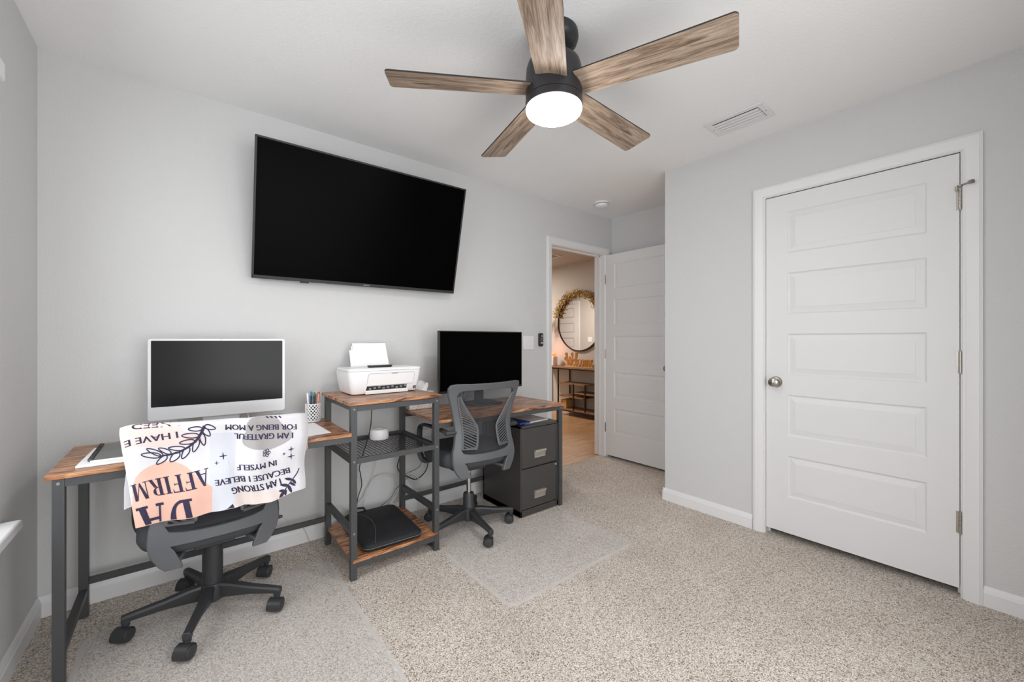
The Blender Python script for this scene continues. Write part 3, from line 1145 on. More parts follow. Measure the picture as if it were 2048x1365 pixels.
loft([rsec(.180, -.090, .120, .025, .001), rsec(.192, -.112, .126, .028, .006), rsec(.198, -.120, .128, .030, .020), rsec(.210, -.128, .130, .030, .085), rsec(.216, -.130, .132, .030, .132)]).build('body', 'white_plastic', pr, angle=30)
loft([rsec(.2165, -.131, .110, .030, .1335), rsec(.217, -.131, .112, .030, .142), rsec(.213, -.126, .110, .028, .147)]).build('scanner_lid', 'white_plastic', pr, angle=30)
loft([rsec(.190, -.112, .060, .02, .1472), rsec(.189, -.111, .060, .02, .1490)]).build('lid_panel', 'white_plastic', pr, angle=30)
# front access panel (slightly proud, follows the flare), output slot and tray


def pf(x, z, o):
    return (x, -.1195 - .0085 * (z - .02) / .065 * (1 if z < .085 else 1) * .9 - o, z)


m = MB()
pp = [(-.085, .120), (.150, .120), (.162, .112), (.150, .052), (-.108, .040), (-.100, .112)]
pp = [(-.102, .118), (.158, .118), (.166, .110), (.160, .050), (-.118, .050), (-.110, .110)]
k = len(pp)
m.add([pf(x, z, .0016) for x, z in pp] + [pf(x, z, -.004) for x, z in pp], [tuple(range(k))] + [(i, (i + 1) % k, k + (i + 1) % k, k + i) for i in range(k)])
m.build('front_panel', 'white_plastic', pr, smooth=False)
m = MB()
m.tube([pf(x, z, .0012) for x, z in pp], .0011, 5, closed=True)
m.build('panel_seam', 'grey_text', pr)
m = MB()
m.add([pf(-.116, .047, .0014), pf(.120, .047, .0014), pf(.118, .022, .0014), pf(-.122, .022, .0014)], [(0, 1, 2, 3)])
m.build('output_slot', 'grey_panel', pr, smooth=False)
m = MB()
for q in range(9):
    x = -.105 + q * .026
    z = .034 + .003 * ((q * 7) % 3)
    m.add([pf(x, z - .006, .002), pf(x + .014, z - .006, .002), pf(x + .014, z + .004, .002), pf(x, z + .004, .002)], [(0, 1, 2, 3)])
m.build('slot_rollers', 'grey_text', pr, smooth=False)
m = MB()
m.add([pf(-.124, .024, .001), pf(.124, .024, .001), pf(.126, .004, .010), pf(-.126, .004, .010), pf(-.124, .018, .010), pf(.124, .018, .010)], [(0, 1, 5, 4), (4, 5, 2, 3), (0, 4, 3), (1, 2, 5)])
m.build('output_tray', 'white_plastic', pr, smooth=False)
m = MB()
m.add([pf(.022, .1175, .0022), pf(.062, .1175, .0022), pf(.058, .113, .0022), pf(.026, .113, .0022)], [(0, 1, 2, 3)])
m.build('finger_notch', 'grey_text', pr, smooth=False)
m = MB()
m.add([pf(.160, .034, .0012), pf(.179, .034, .0012), pf(.178, .018, .0012), pf(.160, .018, .0012)], [(0, 1, 2, 3)], 0)
text_on(m, 'hp', (.1625, -.1225, .0225), (1, 0, 0), (0, 0, 1), .009, 1)
m.build('brand_badge', ['grey_panel', 'label'], pr, smooth=False)
m = MB()
fT = lambda x, z, y: (x, .110 + y + (z - .12) * .17, z)
m.add([fT(-.105, .10, .012), fT(.108, .10, .012), fT(.085, .268, .012), fT(-.118, .268, .012), fT(-.105, .10, .016), fT(.108, .10, .016), fT(.085, .268, .016), fT(-.118, .268, .016)], [(0, 1, 2, 3), (7, 6, 5, 4), (0, 4, 5, 1), (1, 5, 6, 2), (2, 6, 7, 3), (3, 7, 4, 0)])
m.build('paper_support', 'white_plastic', pr, smooth=False)
m = MB()
px, py, pz = 1.395, -.235, .880
fW = lambda x, z, y: (px + x, py + .112 + y + (z - .12) * .17, pz + z)
m.add([fW(-.105, .134, .002), fW(.112, .134, .002), fW(.094, .286, .002), fW(-.112, .286, .002), fW(-.105, .134, .006), fW(.112, .134, .006), fW(.094, .286, .006), fW(-.112, .286, .006)], [(0, 1, 2, 3), (7, 6, 5, 4), (0, 4, 5, 1), (1, 5, 6, 2), (2, 6, 7, 3), (3, 7, 4, 0)])
m.add([fW(-.125, .134, .007), fW(-.09, .134, .007), fW(-.09, .245, .007), fW(-.13, .245, .007), fW(-.125, .134, .009), fW(-.09, .134, .009), fW(-.09, .245, .009), fW(-.13, .245, .009)], [(0, 1, 2, 3), (7, 6, 5, 4), (0, 4, 5, 1), (1, 5, 6, 2), (2, 6, 7, 3), (3, 7, 4, 0)])
tag(m.build('printer_paper', 'paper', smooth=False), 'white printer paper standing in the rear tray of the printer', 'paper')

rc = thing('remote_control', 'slim dark remote control lying on top of the printer', 'remote control', (1.372, -.310, 1.0293), radians(3))
m = MB()
loft([rsec(.066, -.017, .017, .012, 0, 4), rsec(.072, -.021, .021, .014, .008, 4), rsec(.070, -.020, .020, .014, .012, 4)], m=m)
m.build('remote_body', 'matte_black', rc, angle=30)
m = MB()
for q in range(9):
    for s in (-1, 0, 1):
        m.lathe([(.0032, .0115), (.0028, .0135)], (-.055 + q * .0135, s * .010, 0), 8)
m.build('button_pad', 'grey_text', rc)

# ------------------------------------------------------------------ things on the left desk
pc = thing('pen_cup', 'white lattice pen cup full of pens on the desk beside the tower', 'pen cup', (1.050, -.150, .7315))
m = MB()
R_, HC = .038, .098
for zz in (.003, .036, .066, HC):
    m.tube([(R_ * cos(2 * pi * k / 28), R_ * sin(2 * pi * k / 28), zz) for k in range(28)], .0028 if zz in (.003, HC) else .0012, 6, closed=True)
for s in (-1, 1):
    for k in range(14):
        a0 = 2 * pi * k / 14
        m.tube([(R_ * cos(a0 + s * t_ * 2.2), R_ * sin(a0 + s * t_ * 2.2), .003 + (HC - .003) * t_) for t_ in [i / 7 for i in range(8)]], .0024, 5)
m.build('lattice', 'white_plastic', pc)
m = MB()
m.lathe([(R_, .0), (R_, .003)], n=28)
m.build('cup_base', 'white_plastic', pc)
pen_specs = [('white', -.024, .004, -.16, .05, .155), ('dark blue', -.014, -.012, -.08, -.06, .142), ('blue', -.008, .012, -.02, .05, .162), ('dark green', .000, -.016, .02, -.08, .140), ('green', .004, -.002, .04, -.02, .158), ('black', .010, .014, .06, .06, .146), ('brown', .014, -.008, .10, -.04, .150), ('mint', .018, .010, .12, .04, .162), ('pink', .024, -.004, .16, -.02, .150), ('red', .026, .006, .20, .03, .158)]
for cname, ox, oy, tx, ty, ln in pen_specs:
    p_ = thing('pen', cname + ' pen standing in the white lattice pen cup', 'pen', (1.050 + ox * .6, -.150 + oy * .6, .7355), 0, 'pens in the lattice cup')
    m = MB()
    d = Vector((tx * .55, ty * .55, 1)).normalized()
    m.cyl((0, 0, 0.002), d * ln * .72, .0048, n=10)
    m.build('barrel', 'pen ' + cname, p_)
    m = MB()
    m.cyl(d * ln * .72, d * ln, .0056, .0044, n=10)
    m.beam(d * ln * .74 + Vector((.005, 0, 0)), d * ln * .97 + Vector((.0045, 0, 0)), .002, .002)
    m.build('cap', 'pen ' + cname, p_)

m = MB()
m.prism([(.792, -.545), (1.049, -.512), (1.043, -.205), (.800, -.215)], .7312, .7325)
tag(m.build('desk_pad', 'paper', smooth=False), 'white sheet on the desk between the blanket and the tower', 'paper')
m = MB()
m.prism([(.186, -.532), (.545, -.548), (.535, -.215), (.197, -.226)], .7312, .7395)
tag(m.build('writing_pad', 'paper', bevel=.002), 'white paper pad under the spiral notebook on the desk end', 'paper pad')
nb = thing('spiral_notebook', 'grey spiral notebook with a black coil on the white paper pad', 'notebook', (.214, -.360, .7397))
m = MB()
m.box(.006, .235, -.146, .148, .0003, .0075)
m.build('pages', 'paper', nb, smooth=False)
m = MB()
m.box(.004, .237, -.148, .150, .0077, .0092)
m.build('cover', 'notebook', nb, bevel=.0005)
m = MB()
pts = []
for k in range(24 * 8 + 1):
    a = 2 * pi * k / 8
    pts.append((.006 + .0075 * cos(a), -.143 + .288 * k / (24 * 8), .0082 + .0075 * sin(a)))
m.tube(pts, .0011, 5)
m.build('coil', 'black', nb)

# router on the mesh shelf
ro = thing('router', 'small round white router on the wire mesh shelf', 'router', (1.392, -.245, .6005))
m = MB()
m.lathe([(.0, .0), (.052, .0), (.055, .006), (.053, .044), (.047, .057), (.030, .063), (.0, .063)], n=40, cap=False)
m.build('router_body', 'white_plastic', ro)
m = MB()
m.lathe([(.0, .0645), (.018, .0642), (.018, .0625)], n=24, cap=False)
m.build('router_button', 'white_plastic', ro)

# tissue box on the right desk behind the tower
tb = thing('tissue_box', 'speckled white tissue box on the desk behind the tower top', 'tissue box', (1.735, -.118, .7315))
m = MB()
m.box(-.115, .065, -.052, .010, 0, .112)
m.build('carton', 'tissue_box', tb, bevel=.003)
m = MB()
for q, (x, y, w_, h_) in enumerate(((-.03, -.024, .05, .075), (.004, -.018, .045, .060), (-.012, -.030, .05, .050))):
    def tfn(u, v, x=x, y=y, w_=w_, h_=h_, q=q):
        return (x + (u - .5) * w_ * (1 + .5 * v), y + .010 * sin(u * 7 + q * 2) * (.4 + v), .112 + h_ * v * (1 - .25 * abs(u - .5)))
    m.grid(tfn, 10, 6)
m.build('tissue', 'paper', tb, fix=False)

# ------------------------------------------------------------------ laptop bag on the lower shelf
bg_ = thing('laptop_bag', 'black padded laptop bag lying on the lower shelf of the tower', 'laptop bag', (1.362, -.340, .1035), radians(-3))
m = loft([rsec(.150, -.225, .215, .035, .0005), rsec(.160, -.238, .225, .042, .010), rsec(.160, -.238, .225, .042, .030), rsec(.150, -.225, .214, .038, .040), rsec(.08, -.12, .12, .03, .044)])
m.build('bag_body', 'bag', bg_, angle=60)
m = MB()
m.tube([(p[0] * 1.004, p[1] * 1.004, .021) for p in rsec(.161, -.239, .226, .042, 0)], .0018, 6, closed=True)
m.build('zip', 'piping', bg_)
m = MB()
pp = []
for k in range(16):
    t_ = k / 15
    pp.append((-.100 + .062 * sin(pi * t_ ** .8) , .215 - .440 * t_, .0445 if .08 < t_ < .90 else .040))
m.tube(pp, .0016, 6)
m.build('pocket_piping', 'piping', bg_)
m = MB()
m.tube([(-.02, .20, .036), (-.03, .225, .052), (-.07, .232, .056), (-.10, .222, .050), (-.11, .20, .036)], .006, 8)
m.build('carry_handle', 'bag', bg_)


# ------------------------------------------------------------------ cables
def smooth_path(P, n=6):
    P = [Vector(p) for p in P]
    Q = [P[0]] + P + [P[-1]]
    out = []
    for i in range(1, len(Q) - 2):
        a, b, c, d = Q[i - 1], Q[i], Q[i + 1], Q[i + 2]
        for k in range(n):
            t = k / n
            out.append(0.5 * ((2 * b) + (c - a) * t + (2 * a - 5 * b + 4 * c - d) * t * t + (3 * b - a - 3 * c + d) * t ** 3))
    out.append(P[-1])
    return out


def cable(label, pts, mat, r=.0028, group='cables behind the desk', plug=None):
    t_ = thing('cable', label, 'cable', (0, 0, 0), 0, group)
    m = MB()
    m.tube(smooth_path(pts), r, 6)
    m.build('cord', mat, t_)
    if plug:
        b = MB()
        for p, s in plug:
            b.obox(p, s)
        b.build('plug', mat, t_, bevel=.003)
    return t_


W_ = -.030
cable('black cable hanging from the printer past the router shelf to the laptop bag', [(1.45, -.06, .90), (1.42, W_ - .03, .80), (1.40, W_ - .04, .62), (1.347, -.04, .401), (1.350, -.04, .348), (1.358, -.04, .269), (1.332, -.045, .193), (1.31, -.05, .05), (1.30, -.05, .006)], 'cable_black', .0030)
cable('thin white cable hanging straight down behind the tower', [(1.47, -.04, .60), (1.460, -.04, .45), (1.444, -.04, .355), (1.417, -.04, .280), (1.384, -.04, .201), (1.376, -.045, .118), (1.375, -.05, .006)], 'cable_white', .0020)
cable('white cable looping in an arch on the wall behind the tower', [(1.28, -.04, .12), (1.332, -.035, .156), (1.374, -.03, .188), (1.400, -.03, .246), (1.455, -.03, .299), (1.522, -.03, .305), (1.580, -.03, .272), (1.609, -.035, .215), (1.590, -.04, .16), (1.54, -.045, .10), (1.52, -.05, .006)], 'cable_white', .0034)
cable('dark thin cable sloping from the tower leg down behind the laptop bag', [(1.70, -.03, .262), (1.65, -.035, .24), (1.609, -.045, .215), (1.574, -.045, .189), (1.545, -.045, .146), (1.499, -.045, .119), (1.466, -.05, .095), (1.44, -.05, .006)], 'cable_black', .0018)
cable('thick black cable drooping in a loop under the right desk', [(1.64, -.05, .70), (1.62, -.045, .50), (1.609, -.04, .398), (1.594, -.04, .342), (1.615, -.04, .298), (1.669, -.04, .258), (1.725, -.04, .229), (1.782, -.04, .252), (1.814, -.04, .304), (1.83, -.03, .42), (1.826, -.02, .478)], 'cable_black', .0036)
cable('thin dark wavy cable leading to the wall plug under the right desk', [(1.663, -.035, .277), (1.694, -.035, .288), (1.744, -.035, .301), (1.769, -.03, .325), (1.80, -.022, .40), (1.815, -.016, .47)], 'cable_black', .0018)
for q in range(4):
    cable(('outer', 'second', 'third', 'inner')[q] + ' strand of the white cable bundle fanning down under the right desk', [(1.655 + .006 * q, -.030 - .004 * q, .270 + .006 * q), (1.690 + .010 * q, -.032 - .004 * q, .225 + .012 * q), (1.725 + .013 * q, -.034 - .004 * q, .165 + .008 * q), (1.745 + .016 * q, -.036 - .004 * q, .10), (1.75 + .016 * q, -.04 - .006 * q, .005)], 'cable_white', .0024, 'white cable bundle')
cable('white cable rising at the left of the tower leg by the baseboard', [(1.10, -.022, .148), (1.14, -.022, .120), (1.150, -.022, .08), (1.146, -.024, .03), (1.165, -.03, .004), (1.21, -.05, .004)], 'cable_white', .0024)
cable('pale cable curving over the baseboard behind the laptop bag', [(1.19, -.03, .168), (1.240, -.03, .162), (1.275, -.032, .136), (1.30, -.036, .10), (1.31, -.045, .006)], 'cable_white', .0022)
cable('thin white cable slanting down the wall from the computer', [(.75, -.03, .73), (.80, -.012, .45), (.90, -.008, .22), (.957, -.008, .149), (1.001, -.008, .112), (1.03, -.018, .09), (1.06, -.03, .005)], 'cable_white', .0018)
cable('thin white cable dropping from the computer chin to the desktop', [(.735, -.160, .83), (.745, -.165, .79), (.752, -.20, .735)], 'cable_white', .0015)


# ------------------------------------------------------------------ wall plates
def plate(name, label, cat, x, z, w, h):
    t_ = thing(name, label, cat, (x, 0, z))
    m = MB()
    m.box(-w / 2, w / 2, -.006, -.0003, -h / 2, h / 2)
    m.build('cover_plate', 'white_plastic', t_, bevel=.003)
    return t_


sw = plate('light_switch', 'white double light switch plate on the wall beside the monitor', 'light switch', 2.790, 1.161, .118, .118)
for x in (-.024, .024):
    m = MB()
    m.add([(x - .017, -.0062, -.034), (x + .017, -.0062, -.034), (x + .017, -.011, .034), (x - .017, -.011, .034), (x - .017, -.005, -.034), (x + .017, -.005, -.034), (x + .017, -.005, .034), (x - .017, -.005, .034)], [(0, 1, 2, 3), (7, 6, 5, 4), (0, 4, 5, 1), (1, 5, 6, 2), (2, 6, 7, 3), (3, 7, 4, 0)])
    m.build('rocker', 'white_plastic', sw, bevel=.001)
fr_ = thing('fan_remote', 'black fan remote in a wall holder beside the hallway doorway', 'remote control', (2.927, 0, 1.188))
m = MB()
m.prism(rrect(.045, -.058, .058, .012), -.020, -.0003, fn=fy)
m.build('remote_body', 'matte_black', fr_, bevel=.003)
for x, z, w_, h_ in ((.006, .032, .006, .018), (-.004, -.028, .009, .014), (.012, -.028, .006, .014)):
    m = MB()
    m.box(x - w_ / 2, x + w_ / 2, -.0212, -.0198, z - h_ / 2, z + h_ / 2)
    m.build('button', 'white_plastic', fr_, smooth=False)
for z in (.012, .002, -.008):
    m = MB()
    m.box(-.012, .014, -.0210, -.0198, z - .002, z + .002)
    m.build('grey_button', 'grey_text', fr_, smooth=False)
ol = plate('wall_outlet', 'white wall outlet under the right desk seen through the chair mesh', 'outlet', 2.269, .500, .074, .118)
for z in (-.022, .022):
    m = MB()
    m.lathe([(.016, .0055), (.016, .0075)], (0, 0, z), 20, axis='y')
    m.build('receptacle', 'paper', ol)
o2 = plate('wall_outlet', 'white wall outlet with a plugged adapter behind the chair armrest', 'outlet', 1.824, .489, .074, .118)
m = MB()
m.box(-.018, .022, -.040, -.006, -.036, .010)
m.build('adapter', 'white_plastic', o2, bevel=.004)

# ------------------------------------------------------------------ chair mats


def chair_mat(label, x0, x1, y0, y1, lip=None):
    t_ = thing('chair_mat', label, 'chair mat', ((x0 + x1) / 2, (y0 + y1) / 2, 0), 0, 'clear chair mats')
    w, d = (x1 - x0) / 2, (y1 - y0) / 2

    def outline(ins):
        p = []
        r = .05
        pts = [(w - ins, d - ins), (-w + ins, d - ins), (-w + ins, -d + ins), (w - ins, -d + ins)]
        for (cx, cy), a0 in zip(((w - r, d - r), (-w + r, d - r), (-w + r, -d + r), (w - r, -d + r)), (0, pi / 2, pi, 3 * pi / 2)):
            for k in range(7):
                a = a0 + pi / 2 * k / 6
                p.append((cx + (r - ins) * cos(a), cy + (r - ins) * sin(a)))
        return p
    m = MB()
    o, i_ = outline(0), outline(.020)
    n = len(o)
    m.add([(x, y, .0022) for x, y in i_], [tuple(range(n))])
    if lip:
        a, b, ye = lip
        cx, cy = (x0 + x1) / 2, (y0 + y1) / 2
        m.add([(a - cx, d - .02, .0022), (b - cx, d - .02, .0022), (b - cx, ye - cy, .0022), (a - cx, ye - cy, .0022)], [(0, 1, 2, 3)])
    m.build('mat_sheet', 'mat', t_, smooth=False)
    m = MB()
    m.add([(x, y, .0005) for x, y in o] + [(x, y, .0022) for x, y in i_], [(k, (k + 1) % n, n + (k + 1) % n, n + k) for k in range(n)])
    m.build('mat_rim', 'mat_edge', t_, smooth=False)
    return t_


chair_mat('clear plastic chair mat on the carpet in front of the filing cabinet', 1.606, 2.531, -1.235, -.615, (1.66, 2.18, -.17))
chair_mat('clear plastic chair mat under the chair draped with the printed blanket', .172, 1.094, -1.46, -.283)

# ------------------------------------------------------------------ office chairs
YB_T = [(.30, -.235), (.43, -.242), (.52, -.226), (.62, -.214), (.72, -.228), (.80, -.248), (.90, -.285)]


def yb(z):
    for (a, ya), (b, yb_) in zip(YB_T, YB_T[1:]):
        if z <= b:
            t = max(0, min(1, (z - a) / (b - a)))
            t = t * t * (3 - 2 * t) * .4 + t * .6
            return ya + (yb_ - ya) * t
    return YB_T[-1][1]


def bsurf(x, z, o=0.0):
    """point on the rear face of the chair back; o>0 towards the sitter"""
    return (x, yb(z) + .045 * (x / .22) ** 2 + o, z)


OUT = [(0, .865), (.12, .866), (.206, .867), (.234, .862), (.245, .843), (.240, .80), (.216, .72), (.197, .64), (.192, .58), (.200, .52), (.212, .475), (.215, .44)]
HOL = [(0, .826), (.10, .826), (.165, .824), (.186, .817), (.195, .80), (.190, .775), (.176, .715), (.158, .64), (.152, .58), (.157, .52), (.163, .485), (.152, .466)]
OUT += [(.150, .412), (.09, .413), (0, .414)]
HOL += [(.115, .460), (.06, .457), (0, .456)]


def hole_half(z):
    pts = sorted([(zz, x) for x, zz in HOL[2:12]])
    for (a, xa), (b, xb) in zip(pts, pts[1:]):
        if z <= b:
            t = max(0, min(1, (z - a) / (b - a)))
            return xa + (xb - xa) * t
    return pts[-1][1]


def back_frame_mb():
    m = MB()
    full_o = OUT + [(-x, z) for x, z in reversed(OUT[1:-1])]
    full_h = HOL + [(-x, z) for x, z in reversed(HOL[1:-1])]
    n = len(full_o)
    th = .024
    vs = [bsurf(x, z) for x, z in full_o] + [bsurf(x, z) for x, z in full_h] + [bsurf(x, z, th) for x, z in full_o] + [bsurf(x, z, th) for x, z in full_h]
    fs = []
    for i in range(n):
        j = (i + 1) % n
        fs += [(i, j, n + j, n + i), (2 * n + i, 3 * n + i, 3 * n + j, 2 * n + j), (n + i, n + j, 3 * n + j, 3 * n + i)]
        if i not in (11, n - 12):
            fs.append((i, 2 * n + i, 2 * n + j, j))
    m.add(vs, fs)
    for s in (-1, 1):
        st = [((.215, .44), (.150, .412)), ((.2155, .415), (.138, .396)), ((.205, .375), (.128, .372)), ((.182, .338), (.116, .343)), ((.165, .322), (.112, .325))]
        vs, fs = [], []
        k = len(st)
        for o in (0, th):
            for a, b in st:
                vs += [bsurf(s * a[0], a[1], o), bsurf(s * b[0], b[1], o)]
        for i in range(k - 1):
            a = 2 * i
            fs += [(a, a + 1, a + 3, a + 2), (2 * k + a, 2 * k + a + 2, 2 * k + a + 3, 2 * k + a + 1), (a, a + 2, 2 * k + a + 2, 2 * k + a), (a + 1, 2 * k + a + 1, 2 * k + a + 3, a + 3)]
        fs += [(2 * k - 2, 2 * k - 1, 4 * k - 1, 4 * k - 2)]
        m.add(vs, fs)
        # arm running forward under the seat
        m.beam(bsurf(s * .138, .350, .016), (s * .10, -.06, .354), .040, .016, w2=.040, h2=.016)
    return m


def office_chair(label, loc, yaw, lift, base_phase, disc_dir):
    c = thing('office_chair', label, 'office chair', loc, yaw, 'mesh office chairs')
    L = lift
    T = lambda o: (setattr(o, 'location', (0, 0, L)), o)[1]
    T(back_frame_mb().build('back_frame', 'chair_plastic', c, bevel=.004, seg=2, angle=40, merge=True))
    m = MB()
    m.grid(lambda u, v: bsurf((u - .5) * 2 * (hole_half(.462 + .362 * v) + .006), .462 + .362 * v, .012), 16, 24)
    T(m.build('back_mesh', 'mesh', c, fix=False))
    # lumbar wings with diagonal slots
    for s in (-1, 1):
        w = MB()
        zt, zb_ = .795, .492
        inn = lambda z: (lambda f: hole_half(z) - .010 - (.078 * (f / .62) ** 1.15 if f < .62 else .078 - .004 * (f - .62) / .38))(min(1, max(0, (zt - z) / (zt - zb_))))
        zz = [zt - (zt - zb_) * k / 18 for k in range(19)]
        rim_o = [(s * hole_half(z), z) for z in zz]
        rim_i = [(s * inn(z), z) for z in zz]
        P = lambda x, z: Vector(bsurf(x, z, -.004))
        w.tube([P(*q) for q in rim_i], (.0075, .0035), 6, flat=(1, 0, 0))
        w.tube([P(*q) for q in rim_o], (.006, .0035), 6, flat=(1, 0, 0))
        w.tube([P(*rim_i[-1]), P(*rim_o[-1])], (.010, .0035), 6, flat=(0, 0, 1))
        # slats slope down towards the middle
        nsl = 19
        for k in range(nsl):
            zo = zt - .02 - (zt - zb_ - .01) * k / nsl
            xo = hole_half(zo)
            zi = zo - .045
            xi = inn(zi)
            if zi < zb_ + .004:
                f = (zo - zb_) / (zo - zi)
                xi = xo + (xi - xo) * f
                zi = zb_
            if xo - xi > .006:
                w.tube([P(s * xo, zo), P(s * (xo + xi) / 2, (zo + zi) / 2), P(s * xi, zi)], (.0036, .0022), 5, flat=(0, 0, 1))
        T(w.build('lumbar_support', 'chair_plastic', c))
    # seat
    secs = []
    for z, ins in ((.362, .060), (.366, .030), (.378, .010), (.400, .000), (.432, .002), (.452, .016), (.462, .045), (.465, .10)):
        secs.append(rsec(.246 - ins, -.210 + ins, .255 - ins, max(.05, .170 - ins * .8), z, 10))
    T(loft(secs).build('seat', 'chair_fabric', c, angle=60))
    m = MB()
    m.box(-.17, .17, -.12, .16, .346, .3625)
    m.box(-.07, .07, -.09, .10, .318, .347)
    T(m.build('tilt_mechanism', 'chair_black', c, bevel=.005))
    m = MB()
    m.tube([(.06, .02, .335), (.18, .02, .335), (.235, .015, .332)], .006, 8)
    m.tube([(.235, .015, .332), (.275, .012, .330)], (.014, .006), 8, flat=(0, 1, 0))
    T(m.build('tilt_lever', 'chair_black', c))
    # flip-up armrests
    for s in (-1, 1):
        m = MB()
        ya = bsurf(.2, .588)[1] + .012
        m.cyl(bsurf(s * .185, .588, .010), (s * .246, ya, .588), .0125, n=16)
        m.cyl((s * .246, ya, .588), (s * .252, ya, .588), .0085, n=16)
        pth = smooth_path([(s * .236, ya, .590), (s * .242, ya + .05, .596), (s * .245, ya + .16, .597), (s * .246, ya + .29, .590), (s * .246, ya + .345, .568), (s * .245, ya + .360, .52), (s * .244, ya + .360, .45), (s * .240, ya + .355, .385), (s * .215, ya + .345, .352), (s * .13, ya + .34, .347)], 5)
        m.tube(pth, (.019, .010), 10, flat=(1, 0, 0) if False else (s, 0, 0))
        T(m.build('armrest', 'chair_plastic' if False else 'chair_black', c))
    # gas lift
    m = MB()
    m.lathe([(.040, .058), (.040, .130), (.036, .140), (.034, .215), (.031, .222)], n=28)
    m.build('column_cover', 'chair_black', c)
    m = MB()
    m.lathe([(.0145, .20), (.0145, .320 + L)], n=20)
    m.build('gas_cylinder', 'chrome', c)
    if L < .03:
        m = MB()
        m.lathe([(.0375, .135), (.0375, .325)], n=28)
        m.build('column_sleeve', 'chair_black', c)
    m = MB()
    m.lathe([(.030, .050), (.046, .062), (.048, .105), (.043, .132), (.036, .136)], n=32)
    m.build('base_hub', 'chair_black', c)
    for k in range(5):
        a = base_phase + k * radians(72) - yaw
        d = Vector((cos(a), sin(a), 0))
        up = Vector((0, 0, 1))
        s = up.cross(d)
        m = MB()
        secs = []
        for r, zt_, zb_, wt, wb in ((.030, .130, .062, .040, .030), (.075, .128, .068, .040, .024), (.16, .113, .074, .036, .018), (.262, .102, .074, .031, .022), (.290, .098, .070, .029, .026)):
            q = d * r
            secs.append([q + s * (wb / 2) + up * zb_, q + s * (wt / 2) + up * (zt_ - .010), q + s * (wt / 2 - .006) + up * zt_, q - s * (wt / 2 - .006) + up * zt_, q - s * (wt / 2) + up * (zt_ - .010), q - s * (wb / 2) + up * zb_])
        loft(secs, m=m)
        q = d * .276
        m.lathe([(.0125, .056), (.0135, .082)], (q.x, q.y, 0), 14)
        m.beam(q + up * .068, q + up * .090, .026, .026, up=d)
        leg_o = m.build('base_leg', 'chair_black', c, bevel=.0025, angle=30)
        # twin-wheel caster with a hood
        cm = MB()
        ang = disc_dir - yaw
        ax = Vector((cos(ang), sin(ang), 0))
        fw = up.cross(ax)
        cc = d * .276 - fw * .012
        q3 = Matrix((ax, fw, up)).transposed()
        for sg in (-1, 1):
            prof = [(.0, .027), (.017, .027), (.0235, .0255), (.026, .021), (.026, .005), (.022, .004), (.0, .004)]
            rot = q3 @ Matrix.Rotation(radians(90), 3, 'Y')
            cm.lathe([(r, sg * z) for r, z in prof], (cc.x, cc.y, .0275), 24, rot=rot, cap=False)
        cm.cyl(cc + up * .0275 - ax * .008, cc + up * .0275 + ax * .008, .006, n=10)
        # hood: partial shell over the wheels
        vs, fs = [], []
        nn = 12
        for i in range(nn + 1):
            t_ = radians(-38 + 246 * i / nn)
            for (xx, rr) in ((-.0265, .0298), (.0225, .0298), (.0225, .0272), (-.0265, .0272)):
                vs.append(cc + up * .0275 + ax * xx + fw * (rr * cos(t_)) + up * (rr * sin(t_)))
        for i in range(nn):
            for j in range(4):
                fs.append((i * 4 + j, i * 4 + (j + 1) % 4, (i + 1) * 4 + (j + 1) % 4, (i + 1) * 4 + j))
        fs += [(3, 2, 1, 0), (nn * 4, nn * 4 + 1, nn * 4 + 2, nn * 4 + 3), tuple(i * 4 for i in range(nn + 1))]
        cm.add(vs, fs)
        cm.build('caster', 'chair_black', leg_o, angle=30)
    return c


office_chair('black mesh office chair with the printed blanket draped over its back', (.584, -.420, .0024), radians(3), 0.0, radians(35.5), radians(-38))
office_chair('grey framed mesh office chair with open back pulled up to the black monitor', (1.884, -.460, .0024), radians(-2.5), 0.070, radians(48), radians(-128))

# ------------------------------------------------------------------ blanket over the left chair
# pattern positions are laid out on the cloth in a 2000-unit chart whose corners are these
QTL, QTR, QBL, QBR = (50, 290), (1930, 150), (205, 1300), (1880, 965)
CTL, CTR, CBL, CBR = Vector((.313, -.722, .874)), Vector((.917, -.705, .848)), Vector((.357, -.742, .540)), Vector((.893, -.742, .541))


def chart(u, v):
    u = u * 1.764 / (1.38 + .384 * u)
    return ((QTL[0] * (1 - u) + QTR[0] * u) * (1 - v) + (QBL[0] * (1 - u) + QBR[0] * u) * v,
            (QTL[1] * (1 - u) + QTR[1] * u) * (1 - v) + (QBL[1] * (1 - u) + QBR[1] * u) * v)


def unchart(x, y):
    u = v = .5
    for _ in range(12):
        fx, fy_ = chart(u, v)
        e = 1e-4
        ax, ay = chart(u + e, v)
        bx, by = chart(u, v + e)
        a, b, c_, d = (ax - fx) / e, (bx - fx) / e, (ay - fy_) / e, (by - fy_) / e
        det = a * d - b * c_
        rx, ry = x - fx, y - fy_
        u += (rx * d - ry * b) / det
        v += (ry * a - rx * c_) / det
    return u, v


RT = .020


